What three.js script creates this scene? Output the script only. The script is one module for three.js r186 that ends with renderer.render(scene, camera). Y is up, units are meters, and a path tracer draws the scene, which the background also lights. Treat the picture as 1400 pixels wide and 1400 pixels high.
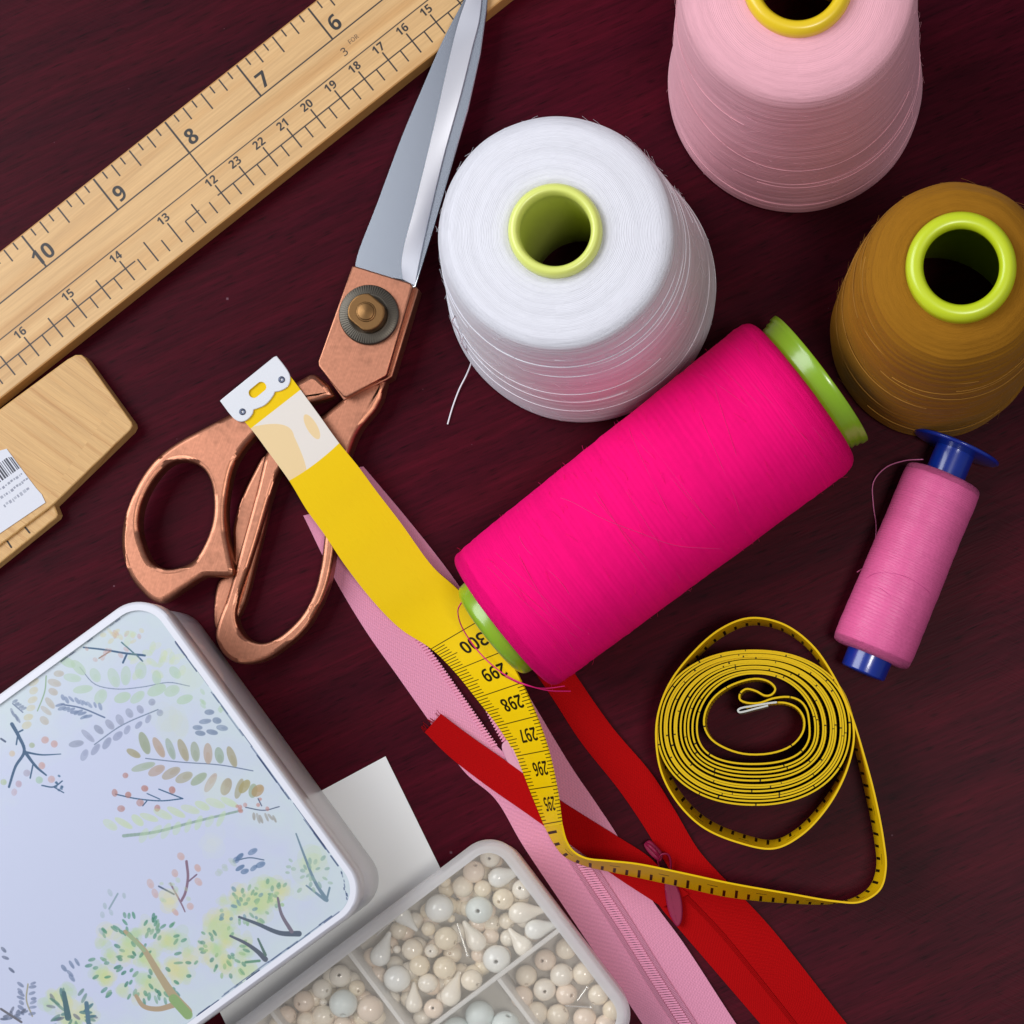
import * as THREE from 'three';
import { mergeGeometries, toCreasedNormals } from 'three/addons/utils/BufferGeometryUtils.js';
import { ImprovedNoise } from 'three/addons/math/ImprovedNoise.js';
import { RectAreaLightUniformsLib } from 'three/addons/lights/RectAreaLightUniformsLib.js';

// ---------- camera, light, exposure ----------
const S = 0.000205, NX = 1065, NY = 975, D = 0.58;      // metres per plan unit on the table, foot of the camera, camera height
const scene = new THREE.Scene();
const camera = new THREE.PerspectiveCamera(2 * Math.atan(700 * S / D) * 180 / Math.PI, 1, 0.05, 20);
camera.position.set(0, D, 0); camera.up.set(0, 0, -1); camera.lookAt(0, 0, 0);
camera.setViewOffset(1400, 1400, 700 - NX, 700 - NY, 1400, 1400);
const renderer = new THREE.WebGLRenderer({ antialias: true });
renderer.toneMapping = THREE.LinearToneMapping;
renderer.toneMappingExposure = 1.22;
renderer.shadowMap.enabled = true;
RectAreaLightUniformsLib.init();
scene.background = new THREE.Color().setRGB(0.15, 0.15, 0.185);   // dim room around the table
const windowLight = new THREE.RectAreaLight(new THREE.Color().setRGB(0.92, 0.95, 1.0), 5.2, 0.85, 0.85);
windowLight.position.set(-0.90, 0.90, -0.36); windowLight.lookAt(-0.09, 0, -0.05);
scene.add(windowLight);
const ceilingLamp = new THREE.RectAreaLight(new THREE.Color().setRGB(1.0, 0.97, 0.94), 25, 0.20, 0.20);
ceilingLamp.position.set(0.22, 1.05, 0.10); ceilingLamp.lookAt(-0.02, 0, 0);
scene.add(ceilingLamp);

// ---------- helpers ----------
function rng(a) { return () => { a |= 0; a = a + 0x6D2B79F5 | 0; let t = Math.imul(a ^ a >>> 15, 1 | a); t = t + Math.imul(t ^ t >>> 7, 61 | t) ^ t; return ((t ^ t >>> 14) >>> 0) / 4294967296; }; }
const V = (x, y, z) => new THREE.Vector3(x, y, z);
const mm = 0.001;
const at = (x, y, h = 0) => { const k = (D - h) / D * S; return V((x - NX) * k, h, (y - NY) * k); };   // plan units + height -> place on the table
const noise3 = new ImprovedNoise();
const nz = (x, y, z = 0.37) => noise3.noise(x, y, z);
const taken = {};
function numbered(n) { const k = taken[n] = (taken[n] ?? -1) + 1; return k ? `${n}_${String(k).padStart(3, '0')}` : n; }
function thing(name, label, category, pos = V(0, 0, 0), turn = 0, group) {
  const o = new THREE.Group(); o.name = numbered(name); o.position.copy(pos); o.rotation.y = turn;
  o.userData = { label, category }; if (group) o.userData.group = group;
  scene.add(o); o.updateMatrixWorld(true); return o;
}
function part(parent, name, geo, mat, extra) {            // geometry already in the thing's own axes
  const m = new THREE.Mesh(geo, mat); m.name = name; m.castShadow = m.receiveShadow = true;
  if (extra) Object.assign(m.userData, extra);
  parent.add(m); return m;
}
function partW(parent, name, geo, mat, extra) {           // geometry given in world axes
  parent.updateWorldMatrix(true, false);
  geo.applyMatrix4(parent.matrixWorld.clone().invert());
  return part(parent, name, geo, mat, extra);
}
const lin = (r, g, b) => new THREE.Color().setRGB(r, g, b);
const mat = (c, rough, o = {}) => new THREE.MeshPhysicalMaterial({ color: Array.isArray(c) ? lin(...c) : new THREE.Color(c), roughness: rough, ...o });
function canvasTex(w, h, draw, srgb = true) {
  const c = document.createElement('canvas'); c.width = w; c.height = h;
  draw(c.getContext('2d'), w, h);
  const t = new THREE.CanvasTexture(c); if (srgb) t.colorSpace = THREE.SRGBColorSpace;
  t.wrapS = t.wrapT = THREE.RepeatWrapping; t.anisotropy = 8; return t;
}
function dataTex(w, h, f, srgb = false) {
  const d = new Uint8Array(w * h * 4);
  for (let y = 0; y < h; y++) for (let x = 0; x < w; x++) {
    const v = f(x, y), i = (y * w + x) * 4;
    if (typeof v === 'number') d[i] = d[i + 1] = d[i + 2] = Math.max(0, Math.min(255, v * 255));
    else for (let k = 0; k < 3; k++) d[i + k] = Math.max(0, Math.min(255, v[k] * 255));
    d[i + 3] = 255;
  }
  const t = new THREE.DataTexture(d, w, h); t.wrapS = t.wrapT = THREE.RepeatWrapping;
  t.magFilter = THREE.LinearFilter; t.minFilter = THREE.LinearMipmapLinearFilter; t.generateMipmaps = true; if (srgb) t.colorSpace = THREE.SRGBColorSpace;
  t.needsUpdate = true; return t;
}
function spline(pts, n, closed = false) {                  // plan points -> smooth plan points
  const c = new THREE.CatmullRomCurve3(pts.map(p => V(p[0], p[1], p[2] ?? 0)), closed, 'centripetal');
  const out = []; const m = closed ? n : n + 1;
  for (let i = 0; i < m; i++) { const p = c.getPoint(i / n); out.push([p.x, p.y, p.z]); }
  return out;
}
function even(pts, step, closed = true) {                  // same outline, points at even distances
  const p = closed ? pts.concat([pts[0]]) : pts, out = []; let acc = 0; out.push(p[0].slice(0, 2));
  for (let i = 1; i < p.length; i++) {
    let [x0, y0] = p[i - 1]; const [x1, y1] = p[i]; let d = Math.hypot(x1 - x0, y1 - y0);
    while (acc + d >= step) { const f = (step - acc) / d; x0 += (x1 - x0) * f; y0 += (y1 - y0) * f; d = Math.hypot(x1 - x0, y1 - y0); acc = 0; out.push([x0, y0]); }
    acc += d;
  }
  if (closed && Math.hypot(out[0][0] - out[out.length - 1][0], out[0][1] - out[out.length - 1][1]) < step * 0.6) out.pop();
  return out;
}
function shapeOf(pts, holes = []) {                        // [x, z] in metres
  const s = new THREE.Shape(pts.map(p => new THREE.Vector2(p[0], -p[1])));
  for (const h of holes) s.holes.push(new THREE.Path(h.map(p => new THREE.Vector2(p[0], -p[1]))));
  return s;
}
function slab(pts, h0, h1, { holes = [], bevel = 0.0006, segs = 3, crease = 0.7, bottomBevel = true } = {}) {
  const b = Math.min(bevel, (h1 - h0) / 2.01);
  let g = new THREE.ExtrudeGeometry(shapeOf(pts, holes), { depth: h1 - h0 - 2 * b, bevelEnabled: b > 0, bevelThickness: b, bevelSize: b, bevelOffset: -b, bevelSegments: segs, curveSegments: 8, steps: 1 });
  g.translate(0, 0, b + h0); g.rotateX(-Math.PI / 2);
  if (!crease) return g;
  g = toCreasedNormals(g, crease);
  const p = g.attributes.position, n = g.attributes.normal, a = V(), b2 = V(), c = V();   // flat faces stay flat
  for (let i = 0; i < p.count; i += 3) {
    a.fromBufferAttribute(p, i); b2.fromBufferAttribute(p, i + 1).sub(a); c.fromBufferAttribute(p, i + 2).sub(a); b2.cross(c).normalize();
    if (Math.abs(b2.y) > 0.9999) for (let j = 0; j < 3; j++) n.setXYZ(i + j, 0, Math.sign(b2.y), 0);
  }
  return g;
}
const plan = (pts, h) => pts.map(p => { const v = at(p[0], p[1], h); return [v.x, v.z]; });
function roundRect(x0, z0, x1, z1, r, n = 8) {
  const out = [];
  for (const [cx, cz, a] of [[x1 - r, z0 + r, -90], [x1 - r, z1 - r, 0], [x0 + r, z1 - r, 90], [x0 + r, z0 + r, 180]])
    for (let i = 0; i <= n; i++) { const t = (a + 90 * i / n) * Math.PI / 180; out.push([cx + r * Math.cos(t), cz + r * Math.sin(t)]); }
  return out;
}
function tube(pts, r, n = 40, sides = 6) { return new THREE.TubeGeometry(new THREE.CatmullRomCurve3(pts, false, 'centripetal'), n, r, sides, false); }
// band with thickness between two edge lines; uv: metres along, 0..1 across
function band(Ls, Rs, t, caps = true) {
  const n = Ls.length, pos = [], uv = [], idx = [];
  const mid = Ls.map((l, i) => l.clone().add(Rs[i]).multiplyScalar(0.5));
  const s = [0]; for (let i = 1; i < n; i++) s.push(s[i - 1] + mid[i].distanceTo(mid[i - 1]));
  const N = mid.map((m, i) => {
    const T = mid[Math.min(n - 1, i + 1)].clone().sub(mid[Math.max(0, i - 1)]);
    const A = Rs[i].clone().sub(Ls[i]); return T.cross(A).normalize().multiplyScalar(t / 2);
  });
  const strip = (a, b, va, vb, flip) => {
    const o = pos.length / 3;
    for (let i = 0; i < n; i++) { const p = a(i), q = b(i); pos.push(p.x, p.y, p.z, q.x, q.y, q.z); uv.push(s[i], va, s[i], vb); }
    for (let i = 0; i < n - 1; i++) { const k = o + 2 * i; flip ? idx.push(k, k + 1, k + 2, k + 1, k + 3, k + 2) : idx.push(k, k + 2, k + 1, k + 1, k + 2, k + 3); }
  };
  const up = (a, i) => a[i].clone().add(N[i]), dn = (a, i) => a[i].clone().sub(N[i]);
  strip(i => up(Ls, i), i => up(Rs, i), 0, 1, false);
  strip(i => dn(Ls, i), i => dn(Rs, i), 0, 1, true);
  strip(i => dn(Ls, i), i => up(Ls, i), 0.005, 0.012, false);
  strip(i => up(Rs, i), i => dn(Rs, i), 0.988, 0.995, false);
  if (caps) for (const [i, f] of [[0, 1], [n - 1, 0]]) {
    const o = pos.length / 3;
    for (const p of [up(Ls, i), up(Rs, i), dn(Ls, i), dn(Rs, i)]) { pos.push(p.x, p.y, p.z); uv.push(s[i], 0.5); }
    f ? idx.push(o, o + 1, o + 2, o + 1, o + 3, o + 2) : idx.push(o, o + 2, o + 1, o + 1, o + 2, o + 3);
  }
  const g = new THREE.BufferGeometry();
  g.setAttribute('position', new THREE.Float32BufferAttribute(pos, 3)); g.setAttribute('uv', new THREE.Float32BufferAttribute(uv, 2));
  g.setIndex(idx); g.computeVertexNormals(); g.userData.arc = s; return g;
}
function bar(a, b, w, t, up = V(0, 1, 0)) {                // small box from a to b
  const d = b.clone().sub(a), g = new THREE.BoxGeometry(d.length(), t, w);
  const x = d.clone().normalize(), z = x.clone().cross(up).normalize(), y = z.clone().cross(x);
  g.applyMatrix4(new THREE.Matrix4().makeBasis(x, y, z).setPosition(a.clone().add(b).multiplyScalar(0.5))); return g;
}

// ---------- shared textures ----------
const threadTex = (() => {
  const r = rng(7), N = 512, row = []; for (let i = 0; i < N; i++) row.push(0.90 + 0.1 * r());
  return dataTex(N, N, (x, y) => {
    const w = y + 3 * Math.sin(x / N * Math.PI * 2) + 2 * nz(x / 60, y / 90);
    const a = row[((w | 0) % N + N) % N], b = row[(((w | 0) + 1) % N + N) % N], f = w - Math.floor(w);
    const slow = 0.05 * nz(y / 23, x / 512 * 4, 2.2) + 0.04 * nz(x / 9, y / 3, 5.1);
    const cross = Math.abs(((x * 1.7 + y * 0.9) % 47) - 23) < 0.8 ? -0.035 : 0;
    return a * (1 - f) + b * f + slow + cross;
  });
})();
const threadBump = dataTex(256, 256, (x, y) => 0.5 + 0.32 * Math.sin((y + 1.5 * Math.sin(x / 256 * 6.283)) * Math.PI / 2) + 0.3 * nz(x / 10, y / 3, 3));
const weave = dataTex(128, 128, (x, y) => { const u = x / 8, v = y / 8; return 0.88 + 0.08 * Math.sin((u + v * 0.5) * Math.PI) * Math.sin(v * Math.PI * 2) + 0.08 * nz(x / 5, y / 5, 8); });
const weaveBump = dataTex(128, 128, (x, y) => 0.5 + 0.4 * Math.sin(x / 8 * Math.PI * 2) * Math.sin(y / 8 * Math.PI * 2));
const rep = (t, u, v) => { const c = t.clone(); c.repeat.set(u, v); c.needsUpdate = true; return c; };
const speckle = dataTex(256, 256, (x, y) => 0.93 + 0.12 * nz(x / 4, y / 4, 1.5) + 0.09 * nz(x / 21, y / 21, 4.4) + 0.06 * nz(x / 60, y / 60, 9));
const smudge = dataTex(512, 512, (x, y) => 0.5 + 0.35 * nz(x / 70, y / 70, 2.7) + 0.25 * nz(x / 22, y / 22, 6.1) + 0.12 * nz(x / 6, y / 6, 1));

// ---------- table ----------
{
  const N = 2048, span = 0.46, ca = Math.cos(0.42), sa = Math.sin(0.42), r = rng(3), dust = new Uint8Array(N * N);
  for (let i = 0; i < 70; i++) { const x = 2 + Math.floor(r() * (N - 6)), y = 2 + Math.floor(r() * (N - 6)), w = r() < 0.2 ? 3 : r() < 0.5 ? 2 : 1; for (let a = 0; a < w; a++) for (let b = 0; b < w; b++) dust[(y + a) * N + x + b] = 1; }
  const tex = dataTex(N, N, (x, y) => {
    const u = x / N * 460, v = y / N * 460, a = u * ca + v * sa, b = -u * sa + v * ca;   // millimetres along and across the grain
    const wob = 2.5 * nz(a / 60, b / 40, 1) ;
    const g1 = nz(a / 26, (b + wob) / 1.5, 2), g2 = nz(a / 9, (b + wob) / 0.55, 7), g3 = nz(a / 90, (b + wob) / 9, 4), g4 = nz(a / 150, b / 60, 11);
    const pore = Math.max(0, nz(a / 5, b / 0.38, 17) - 0.28) * 1.6;
    const k = 0.84 + 0.13 * g1 + 0.13 * g2 + 0.12 * g3 + 0.15 * g4 - pore * 0.55;
    const red = 0.5 + 0.5 * g3;
    if (dust[y * N + x]) return [0.42, 0.30, 0.33];
    return [0.272 * k + 0.03 * red, 0.038 * k + 0.006 * red, 0.106 * k - 0.006 * red];
  }, true);
  tex.wrapS = tex.wrapT = THREE.MirroredRepeatWrapping; tex.repeat.set(1 / span, 1 / span); tex.offset.set(0.6, 0.3);
  const bump = dataTex(512, 512, (x, y) => { const u = x / 512 * 60, v = y / 512 * 60, a = u * ca + v * sa, b = -u * sa + v * ca; return 0.5 + 0.35 * nz(a / 5, b / 0.4, 3) + 0.25 * nz(a / 18, b / 1.6, 9); });
  bump.wrapS = bump.wrapT = THREE.MirroredRepeatWrapping; bump.repeat.set(1 / 0.06, 1 / 0.06);
  const g = slab([[-0.62, -0.55], [0.42, -0.55], [0.42, 0.4], [-0.62, 0.4]], -0.03, 0, { bevel: 0.002 });
  const m = new THREE.Mesh(g, mat([1, 1, 1], 0.40, { map: tex, bumpMap: bump, bumpScale: 0.00003, specularIntensity: 0.10 }));
  m.name = 'table_top'; m.receiveShadow = m.castShadow = true; m.userData = { kind: 'structure', label: 'dark reddish mahogany table top with fine grain', category: 'table' };
  scene.add(m);
}

// ---------- wooden yardstick ----------
function woodFill(c, w, h, seed, base, along = 1) {
  const id = c.getImageData(0, 0, w, h), d = id.data;
  for (let y = 0; y < h; y++) for (let x = 0; x < w; x++) {
    const wob = 6 * nz(x / 420, y / 120, seed);
    const g = 0.055 * nz(x / 160, (y + wob) / 5, seed + 1) + 0.05 * nz(x / 600, (y + wob) / 26, seed + 2) + 0.03 * nz(x / 40, y / 1.8, seed + 3);
    const band = Math.max(0, nz(x / 900, (y + wob) / 34, seed + 6)) * 0.22;
    const i = (y * w + x) * 4;
    d[i] = base[0] * (1 + g - band * 0.4); d[i + 1] = base[1] * (1 + g * 1.2 - band * 0.75); d[i + 2] = base[2] * (1 + g * 1.5 - band * 1.3); d[i + 3] = 255;
  }
  c.putImageData(id, 0, 0);
}
{
  const H = 6 * mm, u = S * (D - H) / D, turn = Math.atan2(0.622, 0.783);
  const a0 = -520, a1 = 560, wid = 159, CW = 2048, q = CW / (a1 - a0), CH = Math.ceil(wid * q);
  const tex = canvasTex(CW, CH, (c, w, h) => {
    woodFill(c, w, h, 12, [217, 174, 114]);
    c.setTransform(q, 0, 0, q, -a0 * q, 0);
    c.strokeStyle = '#1a1109'; c.fillStyle = '#110b06'; c.lineCap = 'butt';
    const ln = (x0, y0, x1, y1, lw) => { c.lineWidth = lw * 1.3; c.beginPath(); c.moveTo(x0, y0); c.lineTo(x1, y1); c.stroke(); };
    ln(a0, 56.5, a1, 56.5, 1.25); ln(a0, 95.5, a1, 95.5, 1.0);
    ln(-6, 126, a1, 126, 1.2); ln(a0, 126, -150, 126, 1.2); ln(-62, 126, -38, 126, 1.0);
    for (let i = -36; i <= 36; i++) {                       // eighths of an inch
      const x = i * 125 / 8; if (x < a0 || x > a1) continue;
      const L = i % 8 === 0 ? 57 : i % 4 === 0 ? 29 : i % 2 === 0 ? 22 : 14;
      ln(x, 1.5, x, L, i % 8 === 0 ? 1.9 : 1.5);
    }
    ln(0, 56, 0, 96, 1.5);
    for (let i = -24; i <= 26; i++) {
      const x = i * 20.85; if (x < a0 || x > a1) continue;
      i % 2 === 0 ? ln(x, 113, x, 146, 1.5) : ln(x, 126, x, 145, 1.4);
    }
    c.textAlign = 'center'; c.textBaseline = 'middle';
    c.font = 'bold 30px sans-serif';
    for (const [n, i] of [[5, 3], [6, 2], [7, 1], [8, 0], [9, -1], [10, -2], [11, -3]]) c.fillText(String(n), -0 + i * 125 + (n > 9 ? 7 : 16), 40);
    c.font = 'bold 16px sans-serif';
    for (let k = 0; k < 13; k++) c.fillText(String(24 - k === 24 ? 12 : 24 - k), k * 41.7 - 1, 105.5);
    for (let k = 1; k < 6; k++) c.fillText(String(12 + k), -k * 83.4 - 1, 105.5);
    c.font = '16px sans-serif'; c.fillText('3', 252, 80); c.font = '9px sans-serif'; c.fillStyle = 'rgba(40,28,16,0.8)'; c.fillText('FOR', 272, 74);
  });
  tex.repeat.set(1 / ((a1 - a0) * u), 1 / (wid * u)); tex.offset.set(-a0 / (a1 - a0), 1); tex.wrapT = THREE.ClampToEdgeWrapping;
  const side = canvasTex(512, 64, (c, w, h) => woodFill(c, w, h, 31, [196, 146, 80])); side.repeat.set(8, 40);
  const t = thing('wooden_ruler', 'long pine wood ruler printed with black inch marks and numbers, under the blade tip', 'ruler', at(224, 165, H).setY(0), turn);
  const g = slab([[a0 * u, 0], [a1 * u, 0], [a1 * u, wid * u], [a0 * u, wid * u]], 0.2 * mm, H, { bevel: 0.5 * mm, segs: 2 });
  part(t, 'printed_face', g, [mat([0.93, 0.93, 0.93], 0.5, { map: tex, clearcoat: 0.15, clearcoatRoughness: 0.4 }), mat([0.9, 0.9, 0.9], 0.6, { map: side })]);
}
// ---------- second wooden ruler with tag ----------
{
  const H = 5.5 * mm, o = at(60, 620, H).setY(0);
  const t = thing('wooden_handle_ruler', 'short blunt end of a pale wooden stick with price sticker', 'ruler', o);
  const wood = canvasTex(1024, 1024, (c, w, h) => {
    woodFill(c, w, h, 51, [219, 174, 108]);
    c.strokeStyle = 'rgba(150,96,40,0.35)'; const r = rng(5);
    for (let i = 0; i < 26; i++) { const y = r() * h; c.lineWidth = 1.5 + 4 * r(); c.globalAlpha = 0.3 + 0.5 * r(); c.beginPath(); c.moveTo(0, y); c.bezierCurveTo(w * 0.3, y + 60 * (r() - 0.5), w * 0.6, y + 80 * (r() - 0.5), w, y + 50 * (r() - 0.5)); c.stroke(); }
  });
  wood.rotation = -0.62; wood.repeat.set(20, 20);
  const wm = mat([0.86, 0.84, 0.80], 0.52, { map: wood, clearcoat: 0.2, clearcoatRoughness: 0.35 });
  const big = [[-160, 690], [-90, 628], [0, 559], [92, 491], [103, 485], [111, 485], [117, 490], [180, 577], [181, 582], [178, 588], [73, 690], [0, 745], [-160, 868]];
  partW(t, 'blade', slab(plan(big, H), 0.2 * mm, H, { bevel: 0.4 * mm }), wm);
  const H2 = 4.6 * mm;
  const low = [[-160, 868], [0, 742], [69, 688], [74, 690], [79, 703], [77, 708], [0, 770], [-160, 898]];
  partW(t, 'measuring_edge', slab(plan(low, H2), 0.15 * mm, H2, { bevel: 0.5 * mm }), wm);
  const ink = mat([0.015, 0.01, 0.006], 0.6);
  for (const [x0, y0, x1, y1, w] of [[28, 713, 41, 729, 2.0], [5, 732, 16, 749, 2.0], [61, 701, 66, 697, 2.2]])
    partW(t, 'tick_mark', slab(plan([[x0 - w / 2, y0 + w / 3], [x0 + w / 2, y0 - w / 3], [x1 + w / 2, y1 - w / 3], [x1 - w / 2, y1 + w / 3]], H2), H2 - 0.1 * mm, H2 + 0.06 * mm, { bevel: 0 }), ink);
  // price sticker
  const hs = H + 0.25 * mm, sp = [[-60, 655], [0, 616], [9, 613.5], [36, 650], [49, 667], [57, 676], [62, 687], [0, 729], [-60, 772]];
  const stick = canvasTex(512, 512, (c, w, h) => {
    c.fillStyle = '#d9dbe2'; c.fillRect(0, 0, w, h);
    const q = 512 / 130; c.setTransform(q, 0, 0, q, 60 * q, -625 * q + 0); // plan units -> canvas
    c.save(); c.translate(10, 640); c.rotate(-0.62); c.fillStyle = '#2a2c3a';
    const r = rng(9); let x = -52; while (x < 17) { const w2 = 0.8 + 2.2 * r(); c.fillRect(x, -12, w2, 22); x += w2 + 0.8 + 1.6 * r(); }
    c.fillStyle = 'rgba(70,75,95,0.75)'; c.font = '8px sans-serif'; c.textAlign = 'left';
    for (const [ly, x0, x1, hh] of [[18, -46, 12, 4], [28, -44, 16, 4.5], [40, -34, 8, 6]]) { let lx = x0; while (lx < x1) { const lw = 1.5 + 3 * r(); c.globalAlpha = 0.35 + 0.4 * r(); c.fillRect(lx, ly - hh / 2 + r(), lw, hh * (0.5 + 0.4 * r())); lx += lw + 0.8 + 1.2 * r(); } } c.restore();
  });
  const k = S * (D - hs) / D;   // uv of the slab are metres (x, -z) in world axes before the move
  stick.repeat.set(1 / (130 * k), 1 / (130 * k)); stick.offset.set(-(-60 - NX) / 130, 1 + (625 - NY) / 130);
  partW(t, 'price_sticker', slab(plan(sp, hs), H - 0.05 * mm, hs, { bevel: 0 }), mat([0.92, 0.92, 0.92], 0.45, { map: stick }), { label: 'white price sticker with barcode' });
}

// ---------- thread cones ----------
function threadMat(c, vRep, o = {}) {
  return mat(c, 0.82, { specularIntensity: 0.25, map: rep(threadTex, 1, vRep), bumpMap: rep(threadBump, 2, vRep * 2.2), bumpScale: 0.0001, sheen: 0.3, sheenRoughness: 0.5, sheenColor: lin(...(Array.isArray(c) ? c.map(v => Math.min(1, v * 0.6 + 0.15)) : [0.5, 0.5, 0.5])), ...o });
}
function lathe(profile, seg = 128, wob = 0, seed = 1, smooth = 160) {     // [r, h] in mm
  const pts = smooth ? spline(profile, smooth) : profile;
  const g = new THREE.LatheGeometry(pts.map(p => new THREE.Vector2(Math.max(0, p[0]) * mm, p[1] * mm)), seg);
  if (wob) {
    const p = g.attributes.position;
    for (let i = 0; i < p.count; i++) {
      const x = p.getX(i), y = p.getY(i), z = p.getZ(i), r = Math.hypot(x, z), a = Math.atan2(z, x); if (r < 1e-6) continue;
      const d = wob * mm * (0.7 * nz(2.2 * Math.cos(a) + seed, 2.2 * Math.sin(a), y * 60) + 0.55 * nz(seed + Math.cos(a) * 0.8, y * 520, Math.sin(a) * 0.8) + 0.25 * nz(y * 1500, seed, 0.4 * Math.cos(a)));
      p.setXYZ(i, x * (1 + d / r), y + d * 0.4, z * (1 + d / r));
    }
    g.computeVertexNormals();
    const nn = g.attributes.normal, row = pts.length;                       // close the seam smoothly
    for (let j = 0; j < row; j++) { const b = seg * row + j, v = V(nn.getX(j) + nn.getX(b), nn.getY(j) + nn.getY(b), nn.getZ(j) + nn.getZ(b)).normalize(); nn.setXYZ(j, v.x, v.y, v.z); nn.setXYZ(b, v.x, v.y, v.z); }
  }
  return g;
}
function profileAt(profile, h) { let best = profile[0]; for (let i = 1; i < profile.length; i++) { const [r0, h0] = profile[i - 1], [r1, h1] = profile[i]; if ((h0 - h) * (h1 - h) <= 0 && h0 !== h1) return r0 + (r1 - r0) * (h - h0) / (h1 - h0); } return best[0]; }
function fuzz(profile, count, seed, len, hMin, hMax, rad = 0.032) {        // loose fibres standing off the surface
  const r = rng(seed), gs = [];
  for (let i = 0; i < count; i++) {
    const h = hMin + (hMax - hMin) * r(), rr = profileAt(profile, h), a = r() * 6.2832;
    const p0 = V(rr * Math.cos(a), h, rr * Math.sin(a)), out = V(Math.cos(a), 0.25, Math.sin(a)), tan = V(-Math.sin(a), (r() - 0.5) * 0.7, Math.cos(a)).multiplyScalar(r() < 0.5 ? 1 : -1);
    const L = len * (0.4 + r());
    const p1 = p0.clone().addScaledVector(out, 0.3 + 0.45 * r()).addScaledVector(tan, L * 0.5), p2 = p0.clone().addScaledVector(out, 0.1 + 0.9 * r()).addScaledVector(tan, L);
    gs.push(new THREE.TubeGeometry(new THREE.QuadraticBezierCurve3(p0.multiplyScalar(mm), p1.multiplyScalar(mm), p2.multiplyScalar(mm)), 4, rad * mm, 3, false));
  }
  return mergeGeometries(gs);
}
function strands(profile, list, rad) {                                     // single winds of thread that stand proud: [h0, h1, a0, a1, wave]
  const gs = list.map(([h0, h1, a0, a1, w = 0]) => {
    const pts = []; for (let i = 0; i <= 40; i++) { const f = i / 40, a = a0 + (a1 - a0) * f, h = h0 + (h1 - h0) * f + w * Math.sin(f * Math.PI), rr = profileAt(profile, h) + rad * 0.9; pts.push(V(rr * Math.cos(a) * mm, h * mm, rr * Math.sin(a) * mm)); }
    return tube(pts, rad * mm, 80, 5);
  });
  return mergeGeometries(gs);
}
function cone(name, label, px, py, prof, core, color, coreColor, fz) {
  const t = thing(name, label, 'thread cone', at(px, py), 0);
  const len = prof.reduce((s, p, i) => i ? s + Math.hypot(p[0] - prof[i - 1][0], p[1] - prof[i - 1][1]) : 0, 0);
  part(t, 'wound_thread', lathe(prof, 160, fz.wob, fz.seed, 260), threadMat(color, len / 62));
  part(t, 'loose_fibre', fuzz(prof, fz.n, fz.seed, fz.len, fz.h0, fz.h1), mat(color, 0.9), { kind: 'stuff' });
  part(t, 'core_tube', lathe(core, 96, 0, 1, 120), mat(coreColor, 0.36, { clearcoat: 0.35, clearcoatRoughness: 0.25, sheen: 0.2 }));
  return t;
}
// white cone
{
  const prof = [[10.8, 70.6], [13, 71.2], [20, 71.0], [26.4, 70.6], [28.4, 69.6], [29.3, 67], [30.9, 56], [32.9, 40], [34.6, 24], [36.3, 12], [37.3, 5], [37.0, 1.8], [35, 0.5], [20, 0.4]];
  const core = [[13.5, 1], [11.2, 20], [9.6, 50], [8.9, 68], [8.8, 72.2], [9.5, 73.6], [10.6, 73.6], [11.5, 72.4], [11.6, 70]];
  const t = cone('white_thread_cone', 'white thread cone with pale yellow core ring beside the scissors', 797, 397, prof, core, [0.80, 0.80, 0.845], [0.74, 0.80, 0.18], { wob: 0.35, seed: 4, n: 340, len: 2.6, h0: 6, h1: 70 });
  const w = mat([0.86, 0.86, 0.9], 0.7), r = rng(21), list = [];
  for (let i = 0; i < 14; i++) { const a = r() * 6.28, h = 5 + 60 * Math.pow(r(), 1.1); list.push([h, h + (r() - 0.5) * 5, a, a + 1.5 + 3 * r(), (r() - 0.5) * 2]); }
  part(t, 'proud_thread', strands(prof, list, 0.11), w);
  partW(t, 'loose_thread', mergeGeometries([
    tube([at(622, 432, 40 * mm), at(618, 440, 34 * mm), at(626, 452, 28 * mm), at(632, 470, 20 * mm), at(641, 484, 12 * mm), at(645, 492, 7 * mm), at(638, 512, 2 * mm), at(628, 532, 0.6 * mm), at(619, 556, 0.4 * mm), at(612, 580, 0.4 * mm)], 0.22 * mm, 90),
    tube([at(624, 428, 42 * mm), at(630, 442, 36 * mm), at(633, 460, 27 * mm), at(630, 470, 22 * mm)], 0.15 * mm, 30)]), w);
}
// pale pink cone
{
  const prof = [[10, 84.2], [14, 84.8], [22, 84.4], [25.8, 83.6], [27.9, 82.2], [28.8, 79], [29.9, 66], [31.4, 48], [32.9, 28], [34.3, 14], [35.2, 6], [34.8, 1.8], [32.5, 0.5], [26.5, 0.4]];
  const core = [[26, 1], [24, 30], [19, 68], [13, 80.5], [9.8, 84], [9.5, 86], [10.4, 87.6], [12, 87.6], [13.2, 86.2], [13.3, 83.5]];
  const t = cone('pale_pink_thread_cone', 'pale pink thread cone with bright yellow core ring', 1087, 122, prof, core, [0.88, 0.45, 0.51], [0.83, 0.58, 0.01], { wob: 0.3, seed: 9, n: 220, len: 2.6, h0: 6, h1: 82 });
  const r = rng(33), list = [];
  for (let i = 0; i < 5; i++) { const a = r() * 6.28, h = 6 + 68 * r(); list.push([h, h + (r() - 0.5) * 6, a, a + 1.5 + 2.5 * r(), (r() - 0.5) * 3]); }
  list.push([40, 44, 0.4, 2.8, -6], [10, 11, 0.3, 2.7, -1]);
  part(t, 'proud_thread', strands(prof, list, 0.08), mat([0.88, 0.47, 0.53], 0.75));
}
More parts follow.
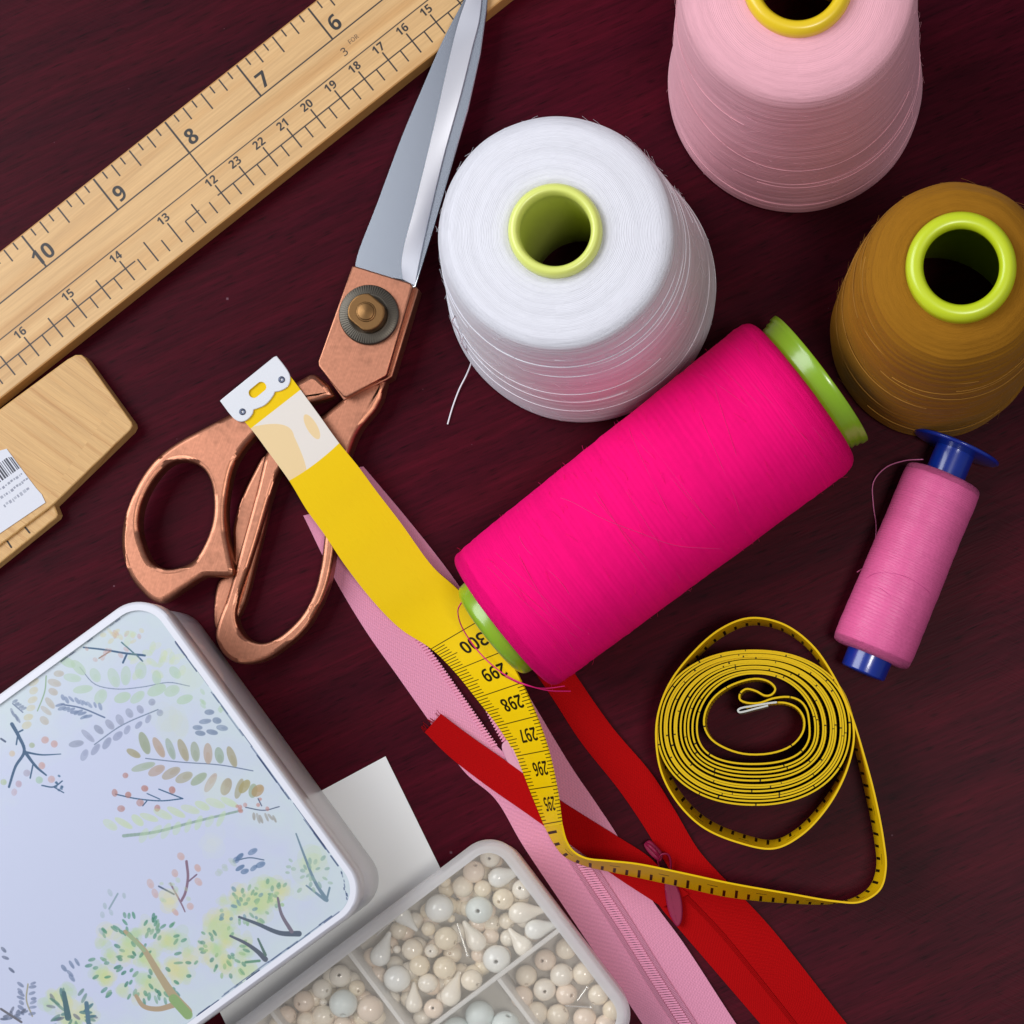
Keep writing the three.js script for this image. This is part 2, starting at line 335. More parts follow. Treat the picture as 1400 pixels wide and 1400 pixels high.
// mustard cone
{
  const prof = [[12, 89.5], [14, 89.4], [17, 88.6], [20, 86.6], [22.2, 82.5], [23.6, 75], [25, 63], [26.3, 48], [27.3, 30], [28.2, 15], [28.6, 6], [28.2, 1.8], [26, 0.5], [22.5, 0.4]];
  const core = [[22, 1], [20.5, 40], [17, 74], [12.6, 86], [9.4, 89.6], [9.0, 91.8], [9.8, 93.2], [11.6, 93.3], [12.9, 92], [13.1, 88.5]];
  const t = cone('mustard_thread_cone', 'mustard brown thread cone with lime green core ring', 1275, 461, prof, core, [0.335, 0.142, 0.009], [0.55, 0.66, 0.012], { wob: 0.5, seed: 14, n: 240, len: 3, h0: 6, h1: 86 });
  const r = rng(51), list = [];
  for (let i = 0; i < 14; i++) { const a = r() * 6.28, h = 10 + 70 * r(); list.push([h, h + (r() - 0.5) * 14, a, a + 1.2 + 2 * r(), (r() - 0.5) * 4]); }
  part(t, 'proud_thread', strands(prof, list, 0.14), mat([0.36, 0.16, 0.012], 0.75));
}
// ---------- lying spools ----------
function lying(name, label, cat, aPx, bPx, ha, hb) {       // local +y runs from a to b along the axis
  const A = at(...aPx, ha), B = at(...bPx, hb), t = thing(name, label, cat, A);
  const y = B.clone().sub(A).normalize(), z = V(0, 1, 0).addScaledVector(y, -y.y).normalize(), x = y.clone().cross(z);
  t.setRotationFromMatrix(new THREE.Matrix4().makeBasis(x, y, z)); t.updateMatrixWorld(true);
  return [t, A.distanceTo(B) * 1000];
}
{
  const [t, L] = lying('hot_pink_thread_cone', 'hot pink thread cone lying on its side with green core', 'thread cone', [686, 853], [1100, 535], 22.4 * mm, 24.6 * mm);
  const prof = [[12, 0.6], [18, 0.3], [20.6, 0.5], [21.9, 1.6], [22.2, 4], [22.6, 16], [23.4, L * 0.5], [24.2, L - 9], [24.3, L - 4.5], [23.6, L - 1.8], [22.2, L - 0.4], [19, L]];
  part(t, 'wound_thread', lathe(prof, 160, 0.28, 22, 240), threadMat([0.95, 0.002, 0.18], 2.2, { sheen: 0.0, specularIntensity: 0.2, bumpScale: 0.00009 }));
  part(t, 'loose_fibre', fuzz(prof, 240, 77, 3.2, 1, L - 3, 0.04), mat([0.95, 0.002, 0.18], 0.9), { kind: 'stuff' });
  const green = mat([0.24, 0.44, 0.012], 0.3, { clearcoat: 0.5, clearcoatRoughness: 0.15 });
  part(t, 'core_tip', lathe([[9, 2], [9, -3], [10, -4.2], [12.6, -4.3], [14.3, -3.2], [14.8, -1], [14.9, 3]], 96, 0, 1, 60), green);
  part(t, 'core_flange', lathe([[16, L - 3], [19.3, L - 0.3], [19.3, L + 0.8], [19.7, L + 0.9], [19.7, L + 2.3], [20.1, L + 2.4], [20.1, L + 3.9], [20.6, L + 4.0], [20.7, L + 5.6], [20.2, L + 5.8], [18.6, L + 5.7], [18.3, L - 4]], 96, 0, 1, 0), green);
  part(t, 'core_bore', lathe([[9.2, 2], [18.2, L - 4]], 64, 0, 1, 0), green);
  const pr = (a, h, w) => { const rr = profileAt(prof, h) + w; return V(rr * Math.sin(a) * mm, h * mm, rr * Math.cos(a) * mm); };
  const str = mat([0.8, 0.01, 0.2], 0.8);
  part(t, 'proud_thread', mergeGeometries([
    tube([pr(1.35, 63, 0.1), pr(0.95, 57, 0.12), pr(0.6, 50, 0.12), pr(0.25, 45, 0.12), pr(-0.1, 40, 0.12), pr(-0.6, 35, 0.12), pr(-1.2, 28, 0.1)], 0.12 * mm, 80, 5),
    tube([pr(0.9, 18, 0.1), pr(0.2, 21, 0.1), pr(-0.5, 19, 0.1), pr(-1.1, 23, 0.1)], 0.1 * mm, 60, 5),
    ...Array.from({ length: 16 }, (_, i) => { const q = rng(300 + i), h0 = 6 + (L - 14) * q(), dh = (q() - 0.5) * 22, a0 = -1.5 + q(), a1 = 0.4 + 1.2 * q(); return tube([0, 0.25, 0.5, 0.75, 1].map(f => pr(a0 + (a1 - a0) * f, Math.min(L - 3, Math.max(3, h0 + dh * f)), 0.05)), 0.07 * mm, 50, 4); })]), str);
  partW(t, 'loose_thread', mergeGeometries([
    tube([at(632, 822, 30 * mm), at(626, 836, 22 * mm), at(634, 862, 12 * mm), at(652, 888, 9.5 * mm), at(676, 912, 11 * mm), at(700, 928, 13 * mm), at(722, 937, 14 * mm), at(750, 944, 10 * mm), at(780, 945, 6 * mm)], 0.18 * mm, 90),
    tube([at(690, 925, 16 * mm), at(715, 936, 12 * mm), at(745, 941, 8 * mm), at(772, 938, 7 * mm)], 0.14 * mm, 50),
    tube([at(690, 862, 38 * mm), at(698, 853, 41 * mm), at(708, 845, 42.4 * mm)], 0.3 * mm, 20)]), str);
}
{
  const [t, L] = lying('small_pink_spool', 'small pink thread spool on blue plastic core lying on table', 'thread spool', [1189, 897], [1292, 650], 11.3 * mm, 11.4 * mm);
  const prof = [[5, 0.3], [9.6, 0.3], [10.9, 0.9], [11.3, 2.4], [11.2, L * 0.4], [11.0, L * 0.7], [10.9, L - 2.2], [10.6, L - 0.9], [9.6, L - 0.3], [5, L - 0.2]];
  part(t, 'wound_thread', lathe(prof, 128, 0.16, 41, 200), threadMat([0.80, 0.135, 0.34], 1.5, { roughness: 0.42, sheen: 0.3, bumpScale: 0.00016, specularIntensity: 0.7 }));
  const blue = mat([0.002, 0.024, 0.27], 0.28, { clearcoat: 0.6, clearcoatRoughness: 0.12 });
  part(t, 'core_end', lathe([[4.2, 2], [4.2, -4.6], [4.8, -5.1], [5.9, -5.1], [6.4, -4.6], [6.5, 1]], 64, 0, 1, 0), blue);
  part(t, 'core_neck', lathe([[5.6, L - 1], [5.6, L + 7.4]], 64, 0, 1, 0), blue);
  part(t, 'flange', lathe([[5.4, L + 7.2], [11.9, L + 7.6], [12.5, L + 8.0], [12.5, L + 8.5], [11.9, L + 8.8], [4.2, L + 8.9], [4.2, L - 1]], 96, 0, 1, 0), blue);
  const pr = (a, h, w) => { const rr = profileAt(prof, h) + w; return V(rr * Math.sin(a) * mm, h * mm, rr * Math.cos(a) * mm); };
  part(t, 'proud_thread', mergeGeometries([
    tube([pr(1.3, 20, 0.06), pr(0.7, 22, 0.08), pr(0, 23, 0.08), pr(-0.7, 21, 0.08), pr(-1.2, 16.5, 0.08)], 0.09 * mm, 60, 5),
    tube([pr(1.2, 8, 0.06), pr(0.4, 14, 0.08), pr(-0.4, 17.5, 0.08), pr(-1.2, 17, 0.06)], 0.08 * mm, 60, 5)]), mat([0.55, 0.07, 0.25], 0.6));
  partW(t, 'loose_thread', tube([at(1262, 628, 12 * mm), at(1236, 630, 8 * mm), at(1210, 640, 4 * mm), at(1194, 660, 1.2 * mm), at(1194, 690, 0.8 * mm), at(1198, 722, 2 * mm), at(1194, 752, 4 * mm), at(1186, 772, 7 * mm), at(1172, 782, 11 * mm)], 0.17 * mm, 90), mat([0.72, 0.2, 0.4], 0.6));
}

// ---------- scissors ----------
{
  const t = thing('scissors', 'tailor scissors with copper handles and steel blades under the yellow tape end', 'scissors', at(470, 545));
  const patina = canvasTex(1024, 1024, (c, w, h) => {
    const id = c.getImageData(0, 0, w, h), d = id.data;
    for (let y = 0; y < h; y++) for (let x = 0; x < w; x++) {
      const a = (x + y * 0.35), g = 0.07 * nz(a / 3, (y - x * 0.35) / 90, 3) + 0.06 * nz(x / 12, y / 12, 7);
      const p = Math.max(0, nz(x / 160, y / 160, 21) + 0.5 * nz(x / 26, y / 26, 8) - 0.05);
      const i = (y * w + x) * 4, k = 1 + g - 0.16 * p;
      d[i] = 184 * k; d[i + 1] = 126 * k; d[i + 2] = 100 * k; d[i + 3] = 255;
    }
    c.putImageData(id, 0, 0);
  });
  patina.repeat.set(14, 14);
  const copper = mat([0.95, 0.93, 0.92], 0.41, { map: patina, metalness: 1, roughnessMap: null });
  const steel = mat([0.52, 0.56, 0.61], 0.27, { metalness: 1 });
  const brushed = mat([0.88, 0.90, 0.95], 0.42, { metalness: 1, anisotropy: 0.5 });
  // lower blade, only its edge shows
  const h1 = 7.6 * mm;
  partW(t, 'lower_blade', slab(plan([[470, 420], [568, 392], [591, 317], [617, 229], [640, 151], [657, 74], [665, 17], [668, -14], [664, -30], [640, 40], [560, 250]], h1), 6.2 * mm, h1, { bevel: 0.25 * mm }), steel);
  // upper blade: hollow face and bevelled strip as one solid of two planes
  {
    const left = spline([[488, 372], [486, 361], [518, 272], [551, 183], [580, 114], [606, 54], [631, 6], [646, -22]], 48);
    const ridge = spline([[551, 382], [549, 362], [553, 335], [566, 286], [594, 171], [611, 95], [627, 30], [646, -24]], 48);
    const right = spline([[567, 390], [572, 362], [583, 311], [606, 214], [631, 123], [646, 62], [655, 26], [660, -26]], 48);
    const yl = 9.35, yr = 9.3, yR = 8.2;
    const Lp = left.map(p => at(p[0], p[1], yl * mm)), Mp = ridge.map(p => at(p[0], p[1], yr * mm)), Rp = right.map(p => at(p[0], p[1], yR * mm));
    const face = (A, B) => { const pos = [], uv = [], idx = []; A.forEach((a, i) => { for (let j = 0; j <= 4; j++) { const f = j / 4, q = a.clone().lerp(B[i], f); pos.push(q.x, q.y, q.z); uv.push(f, i / A.length); } }); for (let i = 0; i < A.length - 1; i++) for (let j = 0; j < 4; j++) { const k = i * 5 + j; idx.push(k, k + 5, k + 1, k + 1, k + 5, k + 6); } const g = new THREE.BufferGeometry(); g.setAttribute('position', new THREE.Float32BufferAttribute(pos, 3)); g.setAttribute('uv', new THREE.Float32BufferAttribute(uv, 2)); g.setIndex(idx); g.computeVertexNormals(); return g; };
    const under = pts => pts.map(p => V(p.x, 7.7 * mm, p.z));
    const body = mergeGeometries([face(Lp, Mp), face(under(Lp), Lp), face(under(Rp), under(Lp))]);
    partW(t, 'upper_blade', body, steel);
    const bev = partW(t, 'blade_bevel', mergeGeometries([face(Mp, Rp), face(Rp, under(Rp))]), brushed);
    bev.userData.label = 'bright brushed bevel along the cutting edge';
  }
  // pivot block
  const hb = 11 * mm;
  partW(t, 'pivot_block', slab(plan([[481.5, 364], [485, 363.5], [561, 387], [563.5, 391], [529, 511], [527, 514], [474, 543], [469, 542], [461, 533], [435.5, 500], [435, 494]], hb), 7.7 * mm, hb, { bevel: 0.4 * mm }), copper);
  const hl = 7.6 * mm;
  partW(t, 'lower_block', slab(plan([[480, 380], [569, 392], [572, 396], [536, 515], [528, 520], [470, 548], [450, 520]], hl), 1.5 * mm, hl, { bevel: 0.4 * mm }), copper);
  // handle with small loop
  const hA = 9.6 * mm;
  const outA = spline([[313, 566], [278.6, 584], [242, 603.6], [214, 625], [193, 651], [178, 681], [168, 711], [165, 738.6], [168, 764], [178, 790], [193, 809], [207, 821], [219, 824], [248.6, 807], [266, 795]], 70)
    .concat([[279, 788], [312, 788.5], [318, 786], [319, 779]], spline([[315, 760], [309.6, 732], [307.5, 700], [311, 668], [319, 636], [332, 614], [343, 601], [372, 574], [402, 558], [432, 549], [456, 541]], 50), spline([[448, 526], [428, 511], [409, 519], [360, 544], [330, 558]], 20));
  const inA = spline([[253, 630], [276, 640], [287, 659], [291, 687], [288, 717], [278.6, 743], [263.6, 766], [242, 776], [223, 777], [206, 768.6], [195, 747], [189, 721], [191, 696], [201, 670], [221, 642], [236, 632]], 80, true);
  partW(t, 'small_loop_handle', slab(plan(even(outA, 4), hA), 3.2 * mm, hA, { holes: [plan(even(inA, 4), hA)], bevel: 1.45 * mm, segs: 6, crease: 0.8 }), copper);
  // handle with long loop
  const hB = 7.4 * mm;
  const outB = spline([[361, 623], [349, 673], [336.6, 719], [321, 776], [308, 820], [296, 854], [294, 871], [303, 892], [318.6, 904.6], [336.6, 908], [362, 902], [390.6, 884], [416, 861], [434, 832.6], [447, 802], [455, 766], [460, 725], [465, 680], [472, 640], [490, 590], [513, 561]], 110)
    .concat([[521, 546], [528, 520], [500, 522], [470, 544]], spline([[443, 566], [405, 584], [375, 600]], 10));
  const inB = spline([[388, 636], [379, 650], [367, 685], [352, 737], [336.6, 786], [326, 820], [322, 840], [326, 858], [339, 874], [357, 879], [372.6, 875], [393, 861], [414, 838], [429, 809], [437, 778], [442, 740], [446, 690], [444, 650], [436, 622], [415, 615], [400, 622]], 110, true);
  partW(t, 'long_loop_handle', slab(plan(even(outB, 4), hB), 1.2 * mm, hB, { holes: [plan(even(inB, 4), hB)], bevel: 1.25 * mm, segs: 6, crease: 0.8 }), copper);
  const hf = 5.2 * mm;
  partW(t, 'finger_rest', slab(plan(even(spline([[362, 622], [345, 648], [327, 688], [318, 722], [318, 750], [314, 784], [299, 794], [292, 830], [296, 860], [324, 846], [352, 760], [370, 680], [374, 640]], 70, true), 4), hf), 1.4 * mm, hf, { bevel: 1.0 * mm, segs: 4, crease: 0.8 }), copper);
  // pivot screw
  const c = at(505, 431, 11 * mm), dark = mat([0.10, 0.088, 0.07], 0.42, { metalness: 0.9 }), bronze = mat([0.21, 0.11, 0.04], 0.36, { metalness: 0.9 });
  const place = g => { g.translate(c.x, 0, c.z); return g; };
  const teeth = []; for (let i = 0; i < 72; i++) { const a = i / 72 * 6.2832; teeth.push(bar(V(5.6 * Math.cos(a) * mm, 12.75 * mm, 5.6 * Math.sin(a) * mm), V(7.9 * Math.cos(a) * mm, 12.45 * mm, 7.9 * Math.sin(a) * mm), 0.32 * mm, 0.3 * mm)); }
  const washer = partW(t, 'knurled_washer', place(lathe([[4, 11], [8.1, 10.9], [8.25, 11.6], [7.9, 12.35], [5.6, 12.7], [5.2, 12.2], [3.6, 12.0]], 96, 0, 1, 0)), dark);
  partW(washer, 'ridge', place(mergeGeometries(teeth)), dark, { kind: 'stuff' });
  const nutPts = []; for (let i = 0; i < 40; i++) { const a = i / 40 * 6.2832; const r = Math.min(5.1, 4.5 / Math.max(0.01, Math.abs(Math.sin(a - 0.7)))); nutPts.push([r * Math.cos(a) * mm, r * Math.sin(a) * mm]); }
  partW(t, 'pivot_nut', place(slab(nutPts, 11.8 * mm, 15.8 * mm, { bevel: 0.5 * mm })), bronze);
  partW(t, 'pivot_bolt', place(lathe([[2.75, 15.4], [2.75, 15.9], [2.45, 16.0], [2.3, 15.85], [2.3, 16.1], [2.1, 16.4], [0, 16.5]], 40, 0, 1, 0)), bronze);
}

// ---------- zippers ----------
function cloth(c) { return mat(c, 0.85, { map: rep(weave, 70, 1.0), bumpMap: rep(weaveBump, 70, 1.0), bumpScale: 0.00012, specularIntensity: 0.15 }); }
function flatBand(L, R, hL, hR, n, t = 0.55 * mm, wave = 0.25, seed = 1) {   // edge lines in plan, heights in mm (number or function of 0..1)
  const hh = (h, f) => (typeof h === 'function' ? h(f) : h);
  const l = spline(L, n), r = spline(R, n);
  return band(l.map((p, i) => at(p[0], p[1], (hh(hL, i / n) + wave * nz(i / n * 7, seed)) * mm)), r.map((p, i) => at(p[0], p[1], (hh(hR, i / n) + wave * nz(i / n * 7, seed + 3)) * mm)), t);
}
function toothRow(line, h, step, len, w, tall, side = 0, skew = 0) {      // little teeth across a line in plan units
  const c = new THREE.CatmullRomCurve3(line.map(p => at(p[0], p[1], h * mm)), false, 'centripetal'), L = c.getLength(), gs = [];
  for (let s = 0; s < L; s += step * mm) {
    const p = c.getPointAt(s / L), T = c.getTangentAt(s / L), X = V(T.z, 0, -T.x).normalize().addScaledVector(T, skew);
    gs.push(bar(p.clone().addScaledVector(X, (side - 0.5) * len * mm), p.clone().addScaledVector(X, (side + 0.5) * len * mm), w * mm, tall * mm));
  }
  return mergeGeometries(gs);
}
{
  const pink = cloth([0.80, 0.32, 0.46]);
  const t = thing('pink_zipper', 'pink fabric zipper half opened, running beneath the tape measure and the red zipper', 'zipper', at(800, 1180));
  const seam = [[697, 1032], [735, 1090], [765, 1135], [793, 1176], [851, 1264], [898, 1340], [938, 1402], [975, 1462]];
  const leftOut = [[415, 705], [457, 790], [500, 862], [545, 926], [590, 990], [636, 1056], [677, 1092], [714, 1154], [770, 1238], [840, 1342], [880, 1402], [920, 1462]];
  const leftIn = [[432, 701], [495, 775], [545, 838], [590, 893], [634, 955], [678, 1018], [700, 1040], [735, 1092], [790, 1176], [856, 1276], [931, 1396], [968, 1456]];
  const rightIn = [[470, 642], [520, 705], [575, 790], [630, 895], [672, 985], [699, 1030], [737, 1090], [765, 1133], [795, 1176], [861, 1276], [938, 1396], [975, 1456]];
  const rightOut = [[497, 638], [560, 713], [617, 786], [668, 862], [722, 950], [781, 1048], [815, 1098], [845, 1144], [886, 1222], [935, 1290], [1004, 1396], [1046, 1456]];
  partW(t, 'fabric_tape', flatBand(leftOut, leftIn, 0.6, 0.7, 160, 0.55 * mm, 0.25, 2), pink);
  partW(t, 'fabric_tape', flatBand(rightIn, rightOut, 0.7, 0.6, 160, 0.55 * mm, 0.3, 5), pink);
  const pink2 = mat([0.78, 0.29, 0.44], 0.6);
  partW(t, 'teeth', toothRow([[497, 777], [545, 838], [590, 893], [634, 955], [678, 1018]], 1.1, 0.92, 1.7, 0.42, 0.6, -0.3, 0.25), pink2, { kind: 'stuff' });
  partW(t, 'teeth', toothRow([[520, 705], [575, 790], [630, 895], [672, 985], [697, 1030]], 1.1, 0.92, 1.6, 0.42, 0.6, 0.3, -0.25), pink2, { kind: 'stuff' });
  partW(t, 'teeth', toothRow(seam, 1.35, 0.78, 2.9, 0.5, 0.55, 0, 0.55), pink2, { kind: 'stuff' });
  const off = d => seam.map(p => [p[0] + d * 0.84, p[1] - d * 0.54]);
  for (const d of [-11, 11]) partW(t, 'stitched_rib', flatBand(off(d - 3), off(d + 3), 1.15, 1.15, 90, 0.5 * mm, 0.1, 3), pink);
  const sl = spline([[686, 1018], [700, 1010], [713, 1030], [724, 1052], [712, 1062], [698, 1050]], 40, true);
  const s = partW(t, 'slider', slab(plan(sl, 2.4 * mm), 1.2 * mm, 2.4 * mm, { bevel: 0.5 * mm }), mat([0.64, 0.29, 0.40], 0.45));
  partW(s, 'slider_bridge', slab(plan(spline([[699, 1022], [705, 1020], [714, 1040], [709, 1044]], 20, true), 3.0 * mm), 2.2 * mm, 3.0 * mm, { bevel: 0.4 * mm }), mat([0.64, 0.30, 0.41], 0.45));
}
{
  const red = cloth([0.43, 0.002, 0.003]);
  const t = thing('red_zipper', 'dark red fabric zipper split open, crossing over the pink zipper', 'zipper', at(960, 1240));
  // narrow left tape lying over the pink one
  const lUp = [[603, 976], [640, 1004], [700, 1046], [760, 1090], [842, 1142], [888, 1172], [915, 1200], [942, 1222]];
  const lDn = [[581, 1001], [612, 1032], [660, 1070], [720, 1112], [790, 1162], [850, 1204], [884, 1226], [906, 1240]];
  partW(t, 'fabric_tape', flatBand(lDn, lUp, f => 1.9 - 0.7 * Math.max(0, f - 0.8) * 5 * 0.3, f => 2.2 - 0.6 * Math.max(0, f - 0.8), 120, 0.6 * mm, 0.35, 8), red);
  { const r = rng(19), gs = []; for (let i = 0; i < 16; i++) { const f = r(), x = 581 + 22 * f, y = 1001 - 25 * f; gs.push(tube([at(x + 3, y + 3, 1.9 * mm), at(x - 1.5, y - 1, 2.2 * mm), at(x - 4 - 5 * r(), y - 3 - 4 * r(), (1.6 + r()) * mm)], 0.07 * mm, 6, 4)); } partW(t, 'frayed_end', mergeGeometries(gs), red, { kind: 'stuff' }); }
  // wide right tape
  const rIn = [[722, 905], [757, 957], [794, 1014], [847, 1081], [881, 1131], [903, 1168], [920, 1196]];
  const rOut = [[762, 885], [794, 933], [837, 994], [891, 1058], [921, 1105], [955, 1162], [985, 1196]];
  partW(t, 'fabric_tape', flatBand(rIn, rOut, 1.1, 0.9, 120, 0.6 * mm, 0.3, 11), red);
  const seam = [[914, 1190], [933, 1212], [985, 1266], [1035, 1326], [1086, 1390], [1130, 1446]];
  const outL = [[895, 1228], [906, 1244], [925, 1266], [980, 1330], [1040, 1400], [1086, 1455]], outR = [[950, 1156], [966, 1176], [998, 1209], [1052, 1266], [1153, 1394], [1204, 1456]];
  partW(t, 'fabric_tape', flatBand(outL, seam.map(p => [p[0] - 2, p[1] + 2]), 0.8, 1.1, 90, 0.6 * mm, 0.2, 13), red);
  partW(t, 'fabric_tape', flatBand(seam.map(p => [p[0] - 2, p[1] + 1.6]), outR, 1.35, 0.8, 90, 0.6 * mm, 0.2, 17), red);
  // fold beside the seam
  partW(t, 'stitched_rib', flatBand(seam.map(p => [p[0] - 7, p[1] + 6]), seam.map(p => [p[0] - 2.2, p[1] + 2]), 1.5, 1.5, 80, 0.4 * mm, 0.1, 4), red);
  // slider and pull
  const mag = mat([0.24, 0.008, 0.05], 0.4, { specularIntensity: 0.5 });
  const sl = partW(t, 'slider', slab(plan(spline([[880, 1155], [888, 1149], [897, 1156], [906, 1168], [903, 1178], [894, 1174]], 36, true), 4 * mm), 1.6 * mm, 4 * mm, { bevel: 0.8 * mm, segs: 4 }), mag);
  partW(sl, 'slider_bridge', tube([at(884, 1154, 3.6 * mm), at(889, 1157, 5 * mm), at(896, 1164, 5.2 * mm), at(902, 1172, 3.8 * mm)], 0.55 * mm, 20, 8), mag);
  partW(sl, 'pull_ring', tube([at(901, 1184, 2.2 * mm), at(900, 1176, 3.6 * mm), at(905, 1168, 4.8 * mm), at(913, 1168, 4.4 * mm), at(917, 1178, 3.4 * mm), at(917, 1190, 2.6 * mm)], 0.3 * mm, 40, 6), mag);
  const pull = spline([[910, 1196], [918, 1198], [928, 1216], [933, 1240], [931, 1262], [926, 1267], [916, 1252], [910, 1228]], 50, true);
  partW(sl, 'pull_tab', slab(plan(pull, 3.2 * mm), 2.0 * mm, 3.2 * mm, { bevel: 0.5 * mm }), mag);
}

// ---------- tape measure ----------
{
  const t = thing('tape_measure', 'yellow tape measure, loosely coiled with its end over the scissors', 'tape measure', at(1031, 996));
  const Wd = 18 * mm;
  const solve = (l, hl, r) => { const P = at(l[0], l[1], hl); let lo = hl, hi = 19 * mm; for (let i = 0; i < 40; i++) { const m = (lo + hi) / 2; at(r[0], r[1], m).distanceTo(P) < Wd ? lo = m : hi = m; } return lo; };
  // printed end: [left x, y, h, right x, y, h]
  const P1 = [[308, 550, 10.2, 381, 493, 10.2], [343, 586, 10.1, 411, 533, 10.3], [370, 622, 10, 438, 570, 10.2], [396, 658, 9.8, 464, 606, 10], [420, 698, 9.4, 490, 638, 9.2], [443, 730, 9, 512, 668, 8], [474, 776, 8.6, 548, 715, 6.8], [511, 823, 6.5, 592, 775, 5.8], [548, 860, 3.8, 626, 806, 5.2]].map(a => [at(a[0], a[1], a[2] * mm), at(a[3], a[4], a[5] * mm)]);
  const tw = [[590, 887, 1.9, 660, 846], [621, 917, 1.7, 690, 889], [652, 955, 1.6, 714, 934], [683, 995, 1.6, 735, 982], [708, 1038, 2.6, 751, 1030], [728, 1087, 3.0, 762, 1082], [746, 1131, 2.8, 768, 1127]].map(a => [at(a[0], a[1], a[2] * mm), at(a[3], a[4], a[2] > 1.8 && a[0] < 600 ? 7 * mm : solve([a[0], a[1]], a[2] * mm, [a[3], a[4]]))]);
  const all = P1.concat(tw), i300 = P1.length;
  const lc = new THREE.CatmullRomCurve3(all.map(p => p[0]), false, 'centripetal'), rc = new THREE.CatmullRomCurve3(all.map(p => p[1]), false, 'centripetal');
  const n = 300, Ls = [], Rs = []; for (let i = 0; i <= n; i++) { Ls.push(lc.getPoint(i / n)); Rs.push(rc.getPoint(i / n)); }
  const g1 = band(Ls, Rs, 0.5 * mm), arc = g1.userData.arc, total = arc[n], s300 = arc[Math.round(i300 / (all.length - 1) * n)], sCream0 = arc[Math.round(1.0 / (all.length - 1) * n)], sCream1 = arc[Math.round(3 / (all.length - 1) * n)];
  const tex1 = canvasTex(2048, 240, (c, w, h) => {
    const q = w / total; c.fillStyle = '#ebc400'; c.fillRect(0, 0, w, h);
    const r = rng(12); for (let i = 0; i < 2600; i++) { c.fillStyle = r() < 0.5 ? 'rgba(255,225,60,0.10)' : 'rgba(190,140,0,0.08)'; c.fillRect(r() * w, r() * h, 6 + 20 * r(), 1.2); }
    c.fillStyle = '#e2dbd0'; c.beginPath(); c.moveTo(sCream0 * q, 0); c.lineTo(sCream1 * q, 0); c.quadraticCurveTo(sCream1 * q + 14, h * 0.5, sCream1 * q - 2, h); c.lineTo(sCream0 * q, h); c.fill();
    c.save(); c.clip(); c.fillStyle = 'rgba(232,200,140,0.8)';
    c.beginPath(); c.moveTo(sCream0 * q - 5, h); c.quadraticCurveTo((sCream0 * 0.75 + sCream1 * 0.25) * q, h * 0.38, (sCream0 + sCream1) / 2 * q, h * 0.52); c.quadraticCurveTo(sCream1 * q, h * 0.62, sCream1 * q + 20, h * 0.72); c.lineTo(sCream1 * q + 20, h + 5); c.fill();
    c.beginPath(); c.ellipse((sCream0 * 0.45 + sCream1 * 0.55) * q, h * 0.2, 52, 20, 0.1, 0, 7); c.fill(); c.restore();
    c.fillStyle = '#1b1400'; c.textAlign = 'center'; c.textBaseline = 'middle';
    const cm = 10.0 * mm * q;
    for (let k = 0; k < 14; k++) {
      const x = s300 * q + k * cm; if (x > w + 20) break;
      c.fillRect(x - 1.6, 0, 3.2, h);
      for (let j = 1; j < 10; j++) { const L = j === 5 ? 68 : 52; c.fillRect(x + j * cm / 10 - 1.5, h - L, 3.0, L); if (k > 1) c.fillRect(x + j * cm / 10 - 1.5, 0, 3.0, j === 5 ? 40 : 28); }
      c.save(); c.translate(x + cm * 0.47, h * 0.38); c.rotate(Math.PI / 2); c.scale(0.92, 1); c.font = 'bold 76px sans-serif'; c.fillText(String(300 - k), 0, 0); c.restore();
    }
  });
  tex1.repeat.set(1 / total, 1);
  partW(t, 'printed_end', g1, mat([0.98, 0.98, 0.98], 0.5, { map: tex1, specularIntensity: 0.25 }));
  // metal tip
  const ht = 11.0 * mm, tipOut = [[300.5, 548], [303, 545.5], [374, 488], [378, 486.5]].concat(spline([[380, 489], [388, 499], [396, 512], [396.5, 521], [393, 528.6], [384, 534], [375.7, 535.7]], 16), spline([[374, 540], [369, 547], [361.5, 554], [354, 557.5], [346.5, 560]], 12), spline([[345.5, 565], [342, 570], [335.7, 575], [328.6, 576.5], [321, 573.5], [311.5, 563]], 14));
  const slotHole = []; for (let i = 0; i < 24; i++) { const a = i / 24 * 6.2832, c = Math.cos(a), s = Math.sin(a), x = 7.5 * c + (c > 0 ? 7 : -7), y = 8 * s; slotHole.push([352 + 0.78 * x + 0.62 * y, 533 - 0.62 * x + 0.78 * y]); }
  const tip = partW(t, 'metal_tip', slab(plan(tipOut, ht), 10.2 * mm, ht, { holes: [plan(slotHole, ht)], bevel: 0.2 * mm }), mat([0.70, 0.72, 0.74], 0.35, { clearcoat: 0.4 }), { label: 'white painted metal tip with slot and two rivets' });
  for (const [x, y] of [[385, 519], [331.5, 563]]) { const p = at(x, y, ht), g = lathe([[0.3, 0.05], [0.42, 0.3], [0.75, 0.32], [0.95, 0.0]], 20, 0, 1, 0); g.translate(p.x, ht, p.z); partW(tip, 'rivet', g, mat([0.12, 0.14, 0.2], 0.4, { metalness: 0.8 })); }
  // running strip and coil: edge tops in plan at ~19 mm, foot from lean
  const tick = canvasTex(1024, 240, (c, w, h) => {                        // 82 mm of bold marks on the lower edge
    c.fillStyle = '#e6bc00'; c.fillRect(0, 0, w, h); c.fillStyle = '#1b1400'; const q = w / 82;
    const e = 82 / 24; for (let j = 0; j < 24; j++) { const L = j % 4 === 0 ? 150 : 112; c.fillRect((j + 0.5) * e * q - 5, h - L, 9.5, L - 6); if (j % 4 === 2) c.fillRect((j + 0.5) * e * q - 18, h - 158, 36, 9); }
  });
  tick.repeat.set(1 / (82 * mm), 1);
